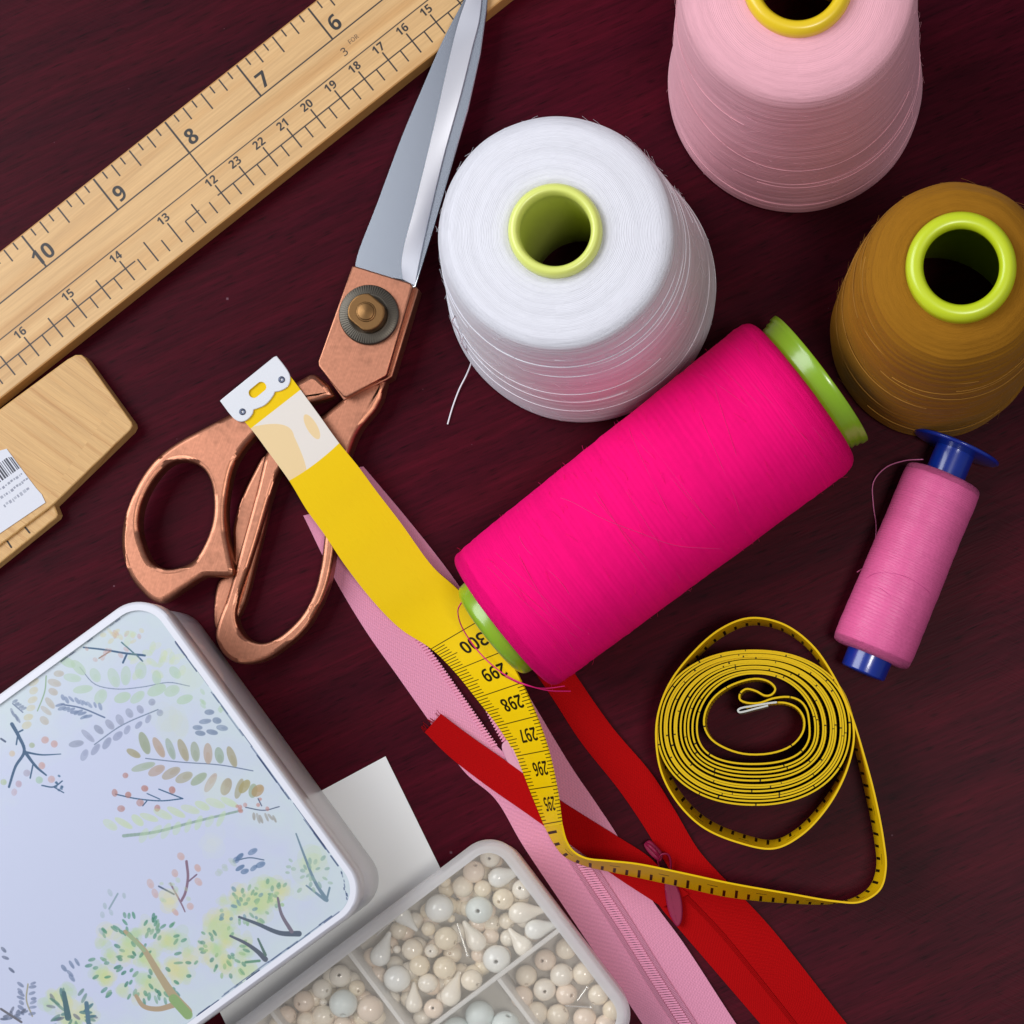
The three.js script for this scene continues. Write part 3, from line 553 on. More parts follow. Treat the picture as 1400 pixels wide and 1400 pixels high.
  const fine = canvasTex(1024, 240, (c, w, h) => {                        // 100 mm of millimetre marks, numbers between
    c.fillStyle = '#dcb600'; c.fillRect(0, 0, w, h); c.fillStyle = '#2a2000'; const q = w / 100, r = rng(4);
    for (let j = 0; j < 100; j++) { c.fillRect(j * q, 9, 3.4, j % 10 === 0 ? 90 : 50); c.fillRect(j * q, h - 60, 3.4, 52); }
    for (let j = 0; j < 12; j++) c.fillRect(r() * w, r() < 0.5 ? 0 : 3, 2 + 3 * r(), 3);
  });
  fine.repeat.set(1 / (100 * mm), 1);
  const fineM = mat([0.98, 0.98, 0.98], 0.5, { map: fine, specularIntensity: 0.3 });
  const yel = mat([0.98, 0.98, 0.98], 0.5, { map: tick, specularIntensity: 0.3 });
  const run = [];                                                          // [L, R]
  const last = all[all.length - 1]; run.push([last[0], last[1]]);
  for (const a of [[758, 1153, 2.8, 774, 1149, 20], [772, 1170, 2.6, 783, 1163, 20], [800, 1183, 2.6, 800, 1173, 20.4], [830, 1190, 2.7, 832, 1177, 20.4], [868, 1198, 3.4, 870, 1181, 20], [928, 1211, 3.8, 930, 1193, 20], [998, 1226, 2, 1000, 1208, 19.5], [1078, 1234, 0.8, 1080, 1222, 19], [1136, 1235, 0.5, 1140, 1232, 19], [1168, 1228, 0.5, 1176, 1233, 19], [1190, 1212, 0.5, 1203, 1216, 19], [1199, 1186, 0.5, 1211, 1188, 19], [1196, 1146, 0.5, 1208, 1150, 19], [1184, 1085, 0.5, 1196, 1088, 19], [1171, 1030, 0.5, 1181, 1032, 19]])
    run.push([at(a[0], a[1], a[2] * mm), at(a[3], a[4], a[5] * mm)]);
  const edge = (x, y, h = 19, lx = 0, ly = 0) => { const r = at(x, y, h * mm), l = r.clone(); l.y = Math.max(0.4, h - 18.3) * mm; l.x += lx * S; l.z += ly * S; return [l, r]; };
  for (const [x, y, lx, ly] of [[1163, 975, -4, 1], [1140, 925, -3, 3], [1110, 882, -1, 4], [1070, 853, 0, 5], [1025, 845, 0, 5], [985, 860, 2, 5], [945, 895, 3, 3], [915, 935, 3, 2], [900, 975, 3, 0], [897, 1010, 3, 0], [904, 1055, 3, -3], [925, 1095, 3, -4], [960, 1130, 2, -6], [1010, 1152, 1, -6], [1058, 1160, 0, -5], [1095, 1142, -3, -4], [1130, 1105, -4, -3], [1155, 1060, -3, -1], [1167, 1015, -2, 0], [1166, 985, -2, 0]]) run.push(edge(x, y, 19, lx, ly));
  const spiral = [], turns = 11.93, a0 = -0.30;
  const gap = [-0.03, 0, 0.05, 0.15, 0.20, 0.25, 0.36, 0.41, 0.46, 0.58, 0.63, 0.74, 0.80, 0.92, 1.0, 1.02];
  const rad = k => { k = Math.max(0, k + 1); const i = Math.min(14, Math.floor(k)); return gap[i] + (gap[i + 1] - gap[i]) * (k - i); };
  const M = Math.round(turns * 44);
  for (let i = 0; i <= M; i++) {
    const f = i / M, tn = f * turns, a = a0 - tn * 6.2832, e = rad(tn) + 0.012 * nz(i / 14, 3.3);
    const ex = 0.92, co = Math.cos(a), si = Math.sin(a), skew = -10 * (1 - e), top = 0.5 - 0.5 * si;
    const rx = 134 - 64 * e, ry = 107 - (66 - 28 * top) * e, cx = 1031 + 1 * e, cy = 996;
    const x = cx + rx * Math.sign(co) * Math.pow(Math.abs(co), ex) + skew * si * 0.5, y = cy + ry * Math.sign(si) * Math.pow(Math.abs(si), ex) - skew * co * 0.45;
    const h = 18.6 + 0.8 * nz(i / 37, 9.1), lean = Math.max(-2, 1.1 * (rad(tn) - rad(tn - 1)) * 64 - 2.2 + 2.5 * nz(i / 30, 5.5));
    spiral.push(edge(x, y, h, co * lean, si * lean * (0.6 + 0.4 * (1 - top))));
  }
  for (const p of [[1106, 985], [1103, 970], [1095, 959], [1080, 953], [1058, 954.5], [1038, 961], [1020, 960.5], [1011.5, 956], [1012, 948], [1020, 942], [1033, 944.5], [1046, 951], [1055, 949.5], [1060, 942], [1053, 933], [1037, 928], [1015, 931], [990, 942], [973, 957], [964, 975], [963, 993], [972, 1010], [992, 1023], [1020, 1031], [1058, 1029], [1084, 1018], [1098, 1000], [1099, 982], [1090, 968], [1074, 961], [1056, 961], [1038, 964], [1020, 967.5]]) spiral.push(edge(p[0], p[1], 18, 0, 2));
  const mk = (list, m) => { const l = new THREE.CatmullRomCurve3(list.map(p => p[0]), false, 'centripetal'), r = new THREE.CatmullRomCurve3(list.map(p => p[1]), false, 'centripetal'); const A = [], B = []; for (let i = 0; i <= m; i++) { A.push(l.getPoint(i / m)); B.push(r.getPoint(i / m)); } return band(A, B, 0.5 * mm); };
  run.push(spiral[0]);
  partW(t, 'running_strip', mk(run, 420), yel);
  partW(t, 'coil', mk(spiral, 2200), fineM);
  // folded clip on the inner end
  const clip = [[1062, 960], [1050, 961.5], [1030, 965], [1012, 968.5], [1009, 971], [1010.5, 973.5], [1014, 973.5], [1032, 969], [1050, 964.5]].map(p => edge(p[0], p[1], 18.6, 0, 2));
  clip.forEach(p => { p[0].y = 3 * mm; });
  partW(t, 'inner_clip', mk(clip, 60), mat([0.42, 0.43, 0.40], 0.45, { metalness: 0.7 }), { label: 'small folded metal clip at the inner end' });
}

// ---------- white card ----------
{
  const c = [[527, 1034], [735, 1459], [420, 1628], [212, 1203]];
  const t = thing('white_card', 'blank white card lying under the tin and the bead box', 'card', at(480, 1200));
  const m = mat([0.80, 0.81, 0.79], 0.7);
  partW(t, 'sheet', slab(plan(c, 0.35 * mm), 0.05 * mm, 0.35 * mm, { bevel: 0 }), m);
}

// ---------- painted tin ----------
{
  const HL = 34 * mm, k = S * (D - HL) / D, co = 0.808, si = 0.589, ox = 200.5, oy = 802;
  const turn = Math.atan2(si, co), t = thing('painted_tin', 'rectangular white tin box with watercolour leaves and trees on its lid', 'tin', at(ox, oy, HL).setY(0), turn);
  const X0 = -0.150, Z1 = 527 * k;
  const white = mat([0.74, 0.75, 0.80], 0.32, { clearcoat: 0.5, clearcoatRoughness: 0.2 });
  part(t, 'tin_body', slab(roundRect(X0 + 1.0 * mm, 1.0 * mm, -1.0 * mm, Z1 - 1.0 * mm, 9.2 * mm, 12), 0.5 * mm, 26 * mm, { bevel: 0.6 * mm }), white);
  part(t, 'tin_bead', slab(roundRect(X0 + 0.6 * mm, 0.6 * mm, -0.6 * mm, Z1 - 0.6 * mm, 9.6 * mm, 12), 22.5 * mm, 24 * mm, { bevel: 0.7 * mm }), white);
  
  const lid = part(t, 'lid', slab(roundRect(X0, 0, 0, Z1, 10 * mm, 14), 25 * mm, 33 * mm, { bevel: 0.8 * mm }), white);
  part(lid, 'lid_rim', slab(roundRect(X0, 0, 0, Z1, 10 * mm, 14), 32.4 * mm, HL, { bevel: 0.75 * mm, segs: 5, crease: 1.1, holes: [roundRect(X0 + 1.5 * mm, 1.5 * mm, -1.5 * mm, Z1 - 1.5 * mm, 8.6 * mm, 14)] }), white);
  // printed panel: plan units are drawn straight onto the lid's own axes
  const CW = 1500, q = CW / 150, CH = Math.round(Z1 * 1000 * q);
  const art = canvasTex(CW, CH, (c, w, h) => {
    const r = rng(77), f = k * 1000 * q;
    c.fillStyle = '#cdd4e8'; c.fillRect(0, 0, w, h);
    c.lineJoin = 'round';
    const img = c.getImageData(0, 0, w, h), dd = img.data;                // uneven mint wash along the top and the corners
    for (let y = 0; y < h; y++) for (let x = 0; x < w; x++) {
      const ex = Math.min(w - x, 1e9) / 240, ey = y / 240, eb = (h - y) / 260, n = 0.45 * nz(x / 110, y / 110, 3) + 0.25 * nz(x / 34, y / 34, 6);
      const m = Math.max(0, Math.min(1, 1.05 - Math.min(ex, ey, eb * 1.1) + n)), i = (y * w + x) * 4;
      dd[i] += (211 - dd[i]) * m * 0.6; dd[i + 1] += (228 - dd[i + 1]) * m * 0.6; dd[i + 2] += (218 - dd[i + 2]) * m * 0.6;
    }
    c.putImageData(img, 0, 0);
    c.setTransform(co * f, si * f, -si * f, co * f, w - (co * ox - si * oy) * f, -(si * ox + co * oy) * f);
    const leaf = (x, y, L, W, a, col, al = 1) => { c.save(); c.translate(x + (r() - 0.5) * 3, y + (r() - 0.5) * 3); c.rotate(a + (r() - 0.5) * 0.5); L *= 0.85 + 0.4 * r(); W *= 0.8 + 0.4 * r(); c.globalAlpha = al * (0.6 + 0.3 * r()); c.fillStyle = col; c.beginPath(); c.ellipse(0, 0, L / 2, W / 2, 0, 0, 7); c.fill(); c.globalAlpha = al * 0.35; c.beginPath(); c.ellipse(L * 0.18, 0, L * 0.26, W * 0.3, 0, 0, 7); c.fill(); c.beginPath(); c.ellipse(0, 0, L / 2, W / 2, 0, 0, 7); c.globalAlpha = al * 0.5; c.strokeStyle = col; c.lineWidth = 0.8; c.stroke(); c.restore(); };
    const line = (pts, lw, col, al = 1) => { c.globalAlpha = al; c.strokeStyle = col; c.lineCap = 'round'; for (let i = 0; i < pts.length - 1; i++) { c.lineWidth = Array.isArray(lw) ? lw[0] + (lw[1] - lw[0]) * i / (pts.length - 1) : lw; c.beginPath(); c.moveTo(...pts[i]); c.lineTo(...pts[i + 1]); c.stroke(); } c.globalAlpha = 1; };
    const curve = (pts, lw, col, al) => line(spline(pts, 24).map(p => [p[0], p[1]]), lw, col, al);
    const blob = (x, y, R, col, al) => { for (let i = 0; i < 5; i++) { c.globalAlpha = al * 0.3; c.fillStyle = col; c.beginPath(); c.ellipse(x + (r() - 0.5) * R, y + (r() - 0.5) * R, R * (0.5 + 0.4 * r()), R * (0.4 + 0.4 * r()), r() * 3, 0, 7); c.fill(); } c.globalAlpha = 1; };
    const navy = '#2c5578', teal = '#3f6f7c', grey = '#73839b', olive = '#9a8f62', mint = '#b4d0ae', lime = '#c8dd9a', dgreen = '#3f8068', rose = '#c99a90', brown = '#8b7260';
    // top twig
    curve([[113, 885], [140, 888], [170, 893], [197, 896]], [2, 3], navy); curve([[165, 878], [182, 893]], 1.8, teal, 0.8); curve([[172, 895], [167, 906]], 2.5, navy); curve([[150, 890], [134, 900]], 1.6, brown, 0.7); curve([[186, 896], [194, 904]], 2, navy, 0.7);
    for (let i = 0; i < 16; i++) leaf(135 + 60 * r(), 862 + 16 * r(), 8, 5, r() * 3, r() < 0.5 ? '#d8cf9a' : rose, 0.45); for (let i = 0; i < 8; i++) leaf(112 + 60 * r(), 884 + 20 * r(), 7, 5, r() * 3, rose, 0.4);
    for (let i = 0; i < 20; i++) leaf(170 + 80 * r(), 862 + 60 * r(), 15, 8, r() * 3, r() < 0.6 ? lime : '#d9e2b0', 0.35);
    // pale mint sprig
    curve([[108, 912], [128, 935], [158, 942], [195, 939], [230, 933], [258, 938]], 1.3, grey, 0.8);
    [[90, 906, .7], [98, 928, .4], [112, 943, -.1], [137, 952, -1], [165, 954, -.5], [187, 953, -.6], [213, 942, -.5], [233, 946, -.4], [252, 955, -.3], [105, 912, 1], [128, 922, 1], [155, 928, 1.2], [172, 925, 1.4], [192, 918, 1.5], [214, 925, 1.4], [238, 920, 1.1]].forEach(a => leaf(a[0], a[1], 22, 13, a[2], mint, 0.75));
    // left beige sprig
    curve([[62, 924], [60, 945], [50, 972]], 1.6, '#8fae8a'); for (let i = 0; i < 6; i++) { leaf(46 - i * 2, 932 + i * 12, 14, 8, -0.4, '#cfc7a0', 0.7); leaf(78 - i * 4, 921 + i * 13, 15, 8, 0.2 + 0.15 * i, '#b8ad98', 0.7); }
    curve([[16, 962], [30, 974]], 1.6, grey); for (let i = 0; i < 5; i++) { leaf(14 + i * 2.6, 968 + i * 3 + 5, 9, 3, 1.2, grey, 0.8); leaf(18 + i * 3, 958 + i * 3, 8, 3, -0.4, grey, 0.8); }
    // navy branch
    curve([[15, 990], [24, 1006], [32, 1027], [20, 1048], [11, 1076]], [5, 3], navy); curve([[32, 1027], [48, 1048], [62, 1060]], [4.5, 2], navy); curve([[32, 1028], [55, 1032], [82, 1031]], [3, 1], navy); curve([[22, 1002], [30, 998]], 2, navy); curve([[44, 1045], [40, 1064]], 2, navy, 0.8); curve([[23, 1005], [21, 1018]], 2, navy, 0.8); curve([[56, 1074], [72, 1076], [84, 1068]], 1.8, navy, 0.9); curve([[72, 1076], [86, 1084]], 1.4, navy, 0.9); for (let i = 0; i < 8; i++) leaf(75 + 10 * r(), 1062 + 22 * r(), 4, 2.4, r(), navy, 0.8);
    curve([[0, 1010], [6, 1014]], 2.5, '#4a5a78');
    [[72, 1018, rose], [57, 1048, rose], [42, 1020, '#a0b088'], [16, 1029, '#d3bfa0'], [54, 1068, '#9ec2a0'], [23, 1072, '#b69aa8'], [70, 1065, rose], [3, 1068, '#a9bf88'], [35, 1057, '#a9a2b4'], [18, 1083, '#c0a8b0'], [59, 1013, rose]].forEach(a => leaf(a[0], a[1], 8, 8, 0, a[2], 0.75));
    // grey blue fern
    curve([[83, 963], [110, 968], [142, 981]], 2, '#5d7294'); for (let i = 0; i < 9; i++) { leaf(84 + i * 6.4, 954 + i * 1.6, 9, 4, 1.0, '#7d8fae', 0.8); leaf(80 + i * 5, 965 + i * 2, 12, 4, -0.3, '#6b7f9f', 0.8); }
    curve([[128, 1018], [165, 992], [215, 970]], 1.6, grey, 0.9);
    for (let i = 0; i < 8; i++) { leaf(103 + i * 15 - (i > 4 ? 2 : 0), 1019 - i * 7.4 - 6 + (i === 0 ? 4 : 0), 21 - i * 1.6, 8, i === 0 ? -0.2 : 0.85, '#8d95aa', 0.8); leaf(115 + i * 14.5, 1032 - i * 8.4, 17 - i, 8, -1.0, '#8e98b2', 0.8); }
    // small blue leaves
    [[280, 987], [268, 994], [274, 1003], [290, 1001], [297, 985], [303, 996], [285, 975]].forEach(a => leaf(a[0], a[1], 14, 7, 0.1, '#7486a0', 0.85)); for (let i = 0; i < 8; i++) leaf(270 + 40 * r(), 945 + 30 * r(), 8, 4, 0.8, mint, 0.6);
    blob(235, 985, 30, lime, 0.22); blob(260, 935, 24, '#d4e2bd', 0.25);
    // brown and green fern
    curve([[198, 1037], [245, 1042], [300, 1046], [345, 1054]], 1.4, '#6f7f98');
    for (let i = 0; i < 9; i++) { const cc = ['#a39a74', '#97a382', '#b59a80', '#8fa487'][i % 4]; leaf(181 + i * 17, 1031 - (i ? 13 : 0) + i * 2.0 - (i === 1 ? 4 : 0), 26 - (i === 0 ? 2 : 0), 11, i === 0 ? 0.35 : 1.05 + 0.05 * i, cc, 0.9); leaf(183 + i * 0, 0, 1, 1, 0, cc, 0); leaf(196 + i * 18.5, 1049 + i * 4.2, 27 - i * 0.6, 11.5, -0.25 - i * 0.12, ['#a6a07c', '#9fae90', '#b69c86', '#a7997a'][(i + 1) % 4], 0.9); }
    leaf(352, 1082, 22, 16, -0.9, '#b08a55', 0.85); leaf(333, 1076, 20, 14, -0.9, '#a89a60', 0.8);
    // berry twig
    curve([[157, 1086], [185, 1092], [220, 1095], [249, 1092]], 1.7, navy, 0.85); curve([[216, 1079], [249, 1092]], 1.6, navy, 0.8); curve([[200, 1085], [218, 1093]], 1.4, navy, 0.7); curve([[200, 1095], [194, 1102]], 1.4, navy, 0.7);
    [[171, 1059], [198, 1077], [156, 1085], [166, 1105], [190, 1097], [235, 1081], [173, 1086], [215, 1104]].forEach(a => leaf(a[0], a[1], 8.5, 8.5, 0, '#b5796c', 0.8));
    // long mint branch
    curve([[168, 1143], [210, 1138], [260, 1125], [330, 1108]], [4.6, 3.0], '#93ab9f', 0.9);
    for (let i = 0; i < 10; i++) { leaf(150 + i * 18, 1128 - i * 3.6, 22, 10, 0.55, lime, 0.55); if (i > 1) leaf(165 + i * 15, 1152 - i * 3.4 - 3, 20, 9, -1.0, '#c3dcae', 0.55); } blob(285, 1150, 22, '#d6e6c0', 0.2); blob(300, 1085, 24, '#d6e2c8', 0.25);
    // right end sprig and berries
    curve([[335, 1104], [360, 1108], [381, 1103]], 1.4, '#5d6b82'); for (let i = 0; i < 6; i++) leaf(345 + i * 6, 1117 + (i % 3), 12, 3.4, 1.4 - 0.1 * i, '#9a9488', 0.7); for (let i = 0; i < 8; i++) leaf(322 + 46 * r(), 1092 + 16 * r(), 5, 5, 0, '#c58a80', 0.7); curve([[352, 1092], [357, 1102]], 1.4, '#5d6b82');
    // red twig tree
    curve([[254, 1178], [256, 1200], [252, 1222], [247, 1232]], [3.6, 3.4], '#8a6f80'); curve([[256, 1206], [268, 1196]], 2, '#7f6a80'); curve([[216, 1212], [237, 1223]], 2.2, '#5a6a80'); curve([[232, 1208], [248, 1238], [252, 1247]], [2.6, 1.6], '#8c7584', 0.9);
    [[245, 1172], [238, 1195], [205, 1210], [212, 1222], [270, 1207], [240, 1248], [258, 1240], [268, 1188]].forEach(a => leaf(a[0], a[1], 11, 8, 1, '#d0a89c', 0.75)); blob(226, 1232, 16, '#e0dc98', 0.7); for (let i = 0; i < 10; i++) leaf(215 + 50 * r(), 1196 + 40 * r(), 6, 5, r(), '#bcd0b0', 0.5);
    // blue sprig
    curve([[318, 1178], [340, 1173], [360, 1176]], 1.6, '#5f7690'); [[328, 1170], [333, 1192], [345, 1187], [356, 1182], [327, 1186], [346, 1166], [322, 1175]].forEach(a => leaf(a[0], a[1], 12, 6.5, -0.5, '#5b789c', 0.9)); for (let i = 0; i < 6; i++) leaf(298 + 20 * r(), 1176 + 18 * r(), 9, 6, 0.5, '#b9c8bd', 0.6);
    // trees on the lower edge
    const tree = (x, y, R, n, seed) => { for (let i = 0; i < n; i++) { const a = r() * 6.28, d = Math.sqrt(r()) * R; blob(x + d * Math.cos(a), y + d * Math.sin(a) * 0.85, 9 + 8 * r(), ['#c9d99a', '#d8dc98', '#b9d398', '#cddca8'][i % 4], 0.55); } };
    const dabs = (x, y, R, n, cols, L = 9) => { for (let i = 0; i < n; i++) { const a = r() * 6.28, d = Math.sqrt(r()) * R; leaf(x + d * Math.cos(a), y + d * Math.sin(a) * 0.85, L * (0.7 + 0.5 * r()), 4, a + 0.6 * (r() - 0.5), cols[i % cols.length], 0.8); } };
    tree(195, 1310, 66, 46); dabs(192, 1312, 74, 90, [dgreen, '#5d9478', '#7da886', '#4c8f70']); 
    curve([[170, 1274], [195, 1298], [215, 1330], [236, 1362], [255, 1384]], [5, 14], '#b3a380'); curve([[175, 1278], [196, 1300]], 5, '#9fb488', 0.8); curve([[185, 1362], [195, 1376], [215, 1380], [238, 1374]], [5, 8], '#b59f80'); curve([[236, 1366], [256, 1388]], 13, '#8fae70', 0.8);
    tree(330, 1240, 30, 16); tree(372, 1222, 20, 10); tree(310, 1310, 34, 18); tree(300, 1270, 22, 8); dabs(330, 1240, 38, 30, ['#7ba88a', '#93b890', '#6d94a0'], 7); dabs(370, 1222, 24, 18, ['#7ba88a', '#a0c490'], 7); dabs(305, 1300, 44, 34, ['#6fa37c', '#9cc088', '#5f917c'], 8);
    curve([[326, 1254], [350, 1263], [382, 1276], [408, 1277]], [3, 8], '#586472'); curve([[379, 1228], [384, 1250], [398, 1274]], [3, 5.5], '#7b7480'); curve([[314, 1280], [335, 1290], [352, 1302], [362, 1312]], [3, 7.5], '#5c6470'); curve([[352, 1284], [362, 1306]], [2.5, 4], '#5f7a70'); curve([[335, 1316], [354, 1314]], 3.4, '#6d9a7e');
    // corner sprig
    blob(425, 1180, 24, lime, 0.5); blob(415, 1215, 22, '#d6e3c6', 0.5); curve([[404, 1140], [416, 1172], [430, 1206], [446, 1231]], [2, 5.5], '#76909e'); curve([[418, 1211], [444, 1231]], [2, 4], '#76909e'); curve([[450, 1214], [446, 1230]], 2.6, '#76909e'); dabs(425, 1195, 34, 22, ['#a3bfa8', '#8fb0a2'], 8);
    // bottom left sprigs
    tree(92, 1382, 32, 14); dabs(95, 1385, 36, 30, [teal, '#4f7f70', '#62867c', '#6f7480'], 13); curve([[86, 1358], [92, 1392]], [6, 9], '#4d6f74', 0.9); curve([[117, 1372], [120, 1400]], 6, '#56798a', 0.8);
    curve([[37, 1346], [35, 1368], [43, 1390]], 2, '#a8a48c'); for (let i = 0; i < 7; i++) { leaf(27, 1348 + i * 6, 9, 4, 0.5, '#73809c', 0.8); leaf(44, 1344 + i * 7, 9, 4, -0.2, '#73809c', 0.8); } dabs(15, 1392, 22, 12, ['#66728a', '#5a6274'], 12); curve([[0, 1380], [28, 1398]], 3, '#6a6a70');
    [[97, 1320], [105, 1315], [96, 1331], [85, 1325], [98, 1338]].forEach(a => leaf(a[0], a[1], 10, 4.5, 0.9, '#6a7c9a', 0.8)); [[3, 1299], [5, 1310], [16, 1328]].forEach(a => leaf(a[0], a[1], 9, 4, 0.6, '#4a566e', 0.8));
    curve([[160, 1222], [148, 1243]], 2.4, '#93aab4', 0.8); [[141, 1240], [140, 1250], [150, 1248], [168, 1226], [150, 1222], [136, 1273]].forEach(a => leaf(a[0], a[1], 9, 5, 1.2, '#a9bcc0', 0.7));
    // worn dark line inside the rim
    c.setTransform(1, 0, 0, 1, 0, 0);
    const wear = rng(88); c.lineCap = 'round';                             // chipped dark paint beside the rim, as the photograph shows it
    for (const [x0, y0, x1, y1, n] of [[w - 26, 150, w - 26, h - 120, 26], [w - 90, h - 26, w - 640, h - 26, 20], [w - 26, h - 110, w - 60, h - 40, 10], [w - 110, 26, w - 330, 26, 6]])
      for (let k = 0; k < n; k++) { const f = wear(), g = Math.min(1, f + 0.03 + 0.10 * wear()), jx = (wear() - 0.5) * 5, jy = (wear() - 0.5) * 5; c.strokeStyle = 'rgba(38,56,96,' + (0.35 + 0.5 * wear()).toFixed(2) + ')'; c.lineWidth = 1.2 + 3.2 * wear(); c.beginPath(); c.moveTo(x0 + (x1 - x0) * f + jx, y0 + (y1 - y0) * f + jy); c.lineTo(x0 + (x1 - x0) * g + jx, y0 + (y1 - y0) * g + jy); c.stroke(); }
  });
  art.repeat.set(1 / 0.150, 1 / Z1); art.offset.set(1, 1);
  part(lid, 'printed_panel', slab(roundRect(X0 + 1.4 * mm, 1.4 * mm, -1.4 * mm, Z1 - 1.4 * mm, 8.7 * mm, 14), 32.6 * mm, 33.35 * mm, { bevel: 0.1 * mm }), mat([0.84, 0.84, 0.86], 0.34, { map: art, clearcoat: 0.4, clearcoatRoughness: 0.25 }), { label: 'pale lid panel printed with watercolour leaves' });
}

// ---------- bead box ----------
{
  const HR = 17 * mm, k = S * (D - HR) / D, turn = Math.atan2(0.604, 0.797);
  const t = thing('bead_box', 'clear plastic compartment box with frosted lid, full of pearl beads', 'bead box', at(677, 1130, HR).setY(0), turn);
  const X0 = -0.128, Z1 = 335 * k, mid = 166 * k;
  const milky = mat([0.92, 0.91, 0.89], 0.65, { transmission: 0.5, thickness: 0, ior: 1.45 });
  const rimM = mat([0.93, 0.93, 0.93], 0.62, { transmission: 0.8, thickness: 0, ior: 1.45 });
  const floorM = mat([0.84, 0.80, 0.74], 0.6, { transmission: 0.3, thickness: 0 });
  const paneM = mat([0.985, 0.98, 0.965], 0.38, { transmission: 1, thickness: 0, ior: 1.4 });
  part(t, 'tray_floor', slab(roundRect(X0 + 2 * mm, 2 * mm, -2 * mm, Z1 - 2 * mm, 8 * mm), 0.6 * mm, 1.5 * mm, { bevel: 0 }), floorM);
  part(t, 'tray_wall', slab(roundRect(X0 + 1.4 * mm, 1.4 * mm, -1.4 * mm, Z1 - 1.4 * mm, 8.4 * mm), 0.6 * mm, 15 * mm, { bevel: 0.3 * mm, holes: [roundRect(X0 + 2.7 * mm, 2.7 * mm, -2.7 * mm, Z1 - 2.7 * mm, 7.4 * mm)] }), milky);
  const div = (x0, z0, x1, z1) => part(t, 'divider', slab([[x0, z0], [x1, z0], [x1, z1], [x0, z1]], 1.6 * mm, 15.2 * mm, { bevel: 0.3 * mm }), milky);
  div(X0 + 3 * mm, mid - 0.6 * mm, -3 * mm, mid + 0.6 * mm);
  for (const a of [266, 400, 520]) div(-a * k - 0.6 * mm, 3 * mm, -a * k + 0.6 * mm, mid - 0.7 * mm);
  for (const a of [124, 266, 400, 520]) div(-a * k - 0.6 * mm, mid + 0.7 * mm, -a * k + 0.6 * mm, Z1 - 3 * mm);
  const lid = part(t, 'lid_pane', slab(roundRect(X0 + 2.5 * mm, 2.5 * mm, -2.5 * mm, Z1 - 2.5 * mm, 6.6 * mm), 15.6 * mm, 16.3 * mm, { bevel: 0 }), paneM);
  part(lid, 'lid_rim', slab(roundRect(X0, 0, 0, Z1, 9 * mm, 12), 14.2 * mm, HR, { bevel: 0.9 * mm, segs: 4, crease: 1.1, holes: [roundRect(X0 + 2.6 * mm, 2.6 * mm, -2.6 * mm, Z1 - 2.6 * mm, 6.6 * mm, 12)] }), rimM);
  // beads
  const r = rng(101);
  const pearl = [[0.90, 0.78, 0.58], [0.92, 0.82, 0.66], [0.91, 0.75, 0.61], [0.92, 0.86, 0.75]].map(c => mat(c, 0.22, { clearcoat: 1, clearcoatRoughness: 0.06, sheen: 0.3, sheenColor: lin(1, 0.9, 0.85) }));
  const whitePearl = mat([0.86, 0.87, 0.84], 0.22, { clearcoat: 1, clearcoatRoughness: 0.06 }), blueB = mat([0.74, 0.81, 0.79], 0.4, { clearcoat: 0.2 });
  const ball = (() => { const p = []; const h = 0.13, a0 = Math.asin(h); p.push(new THREE.Vector2(h, -Math.cos(a0) * 0.6)); for (let i = 0; i <= 22; i++) { const a = -Math.PI / 2 + a0 + (Math.PI - 2 * a0) * i / 22; p.push(new THREE.Vector2(Math.cos(a), Math.sin(a))); } p.push(new THREE.Vector2(h, Math.cos(a0) * 0.6)); p.push(new THREE.Vector2(h, -Math.cos(a0) * 0.6)); return new THREE.LatheGeometry(p, 32); })();
  const drop = new THREE.LatheGeometry(spline([[0.02, -1], [0.45, -0.9], [0.86, -0.5], [1, 0], [0.88, 0.62], [0.6, 1.25], [0.36, 1.9], [0.24, 2.4], [0.14, 2.56], [0.01, 2.58]], 36).map(p => new THREE.Vector2(Math.max(0.001, p[0]), p[1])), 28);
  const put = (name, geo, m, label, group, pos, rad, dir) => {
    const o = new THREE.Mesh(geo, m); o.name = numbered(name); o.position.copy(pos); o.scale.setScalar(rad * 1.09); o.quaternion.setFromUnitVectors(V(0, 1, 0), dir.normalize());
    o.castShadow = o.receiveShadow = true; o.userData = { label, category: 'bead' }; if (group) o.userData.group = group; scene.add(o);
  };
  const up = () => V((r() - 0.5) * 0.5, 1, (r() - 0.5) * 0.5), flat = () => V(r() - 0.5, (r() - 0.5) * 0.6, r() - 0.5);
  const comps = {
    mix: ['round cream pearl bead among teardrops in the large mixed compartment', 'round pearls in the mixed compartment'],
    rnd: ['round cream pearl bead in the corner compartment holding only round pearls', 'round pearls in the corner compartment'],
    low: ['round cream pearl bead in the compartment beside the tin', 'round pearls in the compartment beside the tin'],
  };
  const round = (key, x, y, R, hole, h = 8.5, m = null) => put('pearl_bead', ball, m || pearl[Math.floor(r() * 4)], ...comps[key], at(x, y, h * mm), R * S * 0.985, hole ? up() : flat());
  for (const [x, y, R, hole] of [[670.4, 1172, 13, 1], [648, 1192, 14, 0], [633, 1212, 13.5, 0], [660, 1215, 11, 0], [714, 1216, 13, 1], [688, 1229, 13.5, 0], [645, 1340, 13.5, 0], [617, 1256, 5, 0], [608, 1205, 8, 0], [586, 1270, 9, 0], [564, 1298, 13.5, 0], [590, 1300, 9, 1], [573.6, 1320, 13, 0], [585, 1344, 12.5, 0], [593, 1379, 12.5, 1], [543, 1298, 5, 0], [608, 1323, 14.5, 0], [610, 1283, 15, 0]]) round('mix', x, y, R, hole, 8 + 1.2 * r());
  const wl = ['large glossy white pearl bead in the mixed compartment', 'large white pearls in the mixed compartment'];
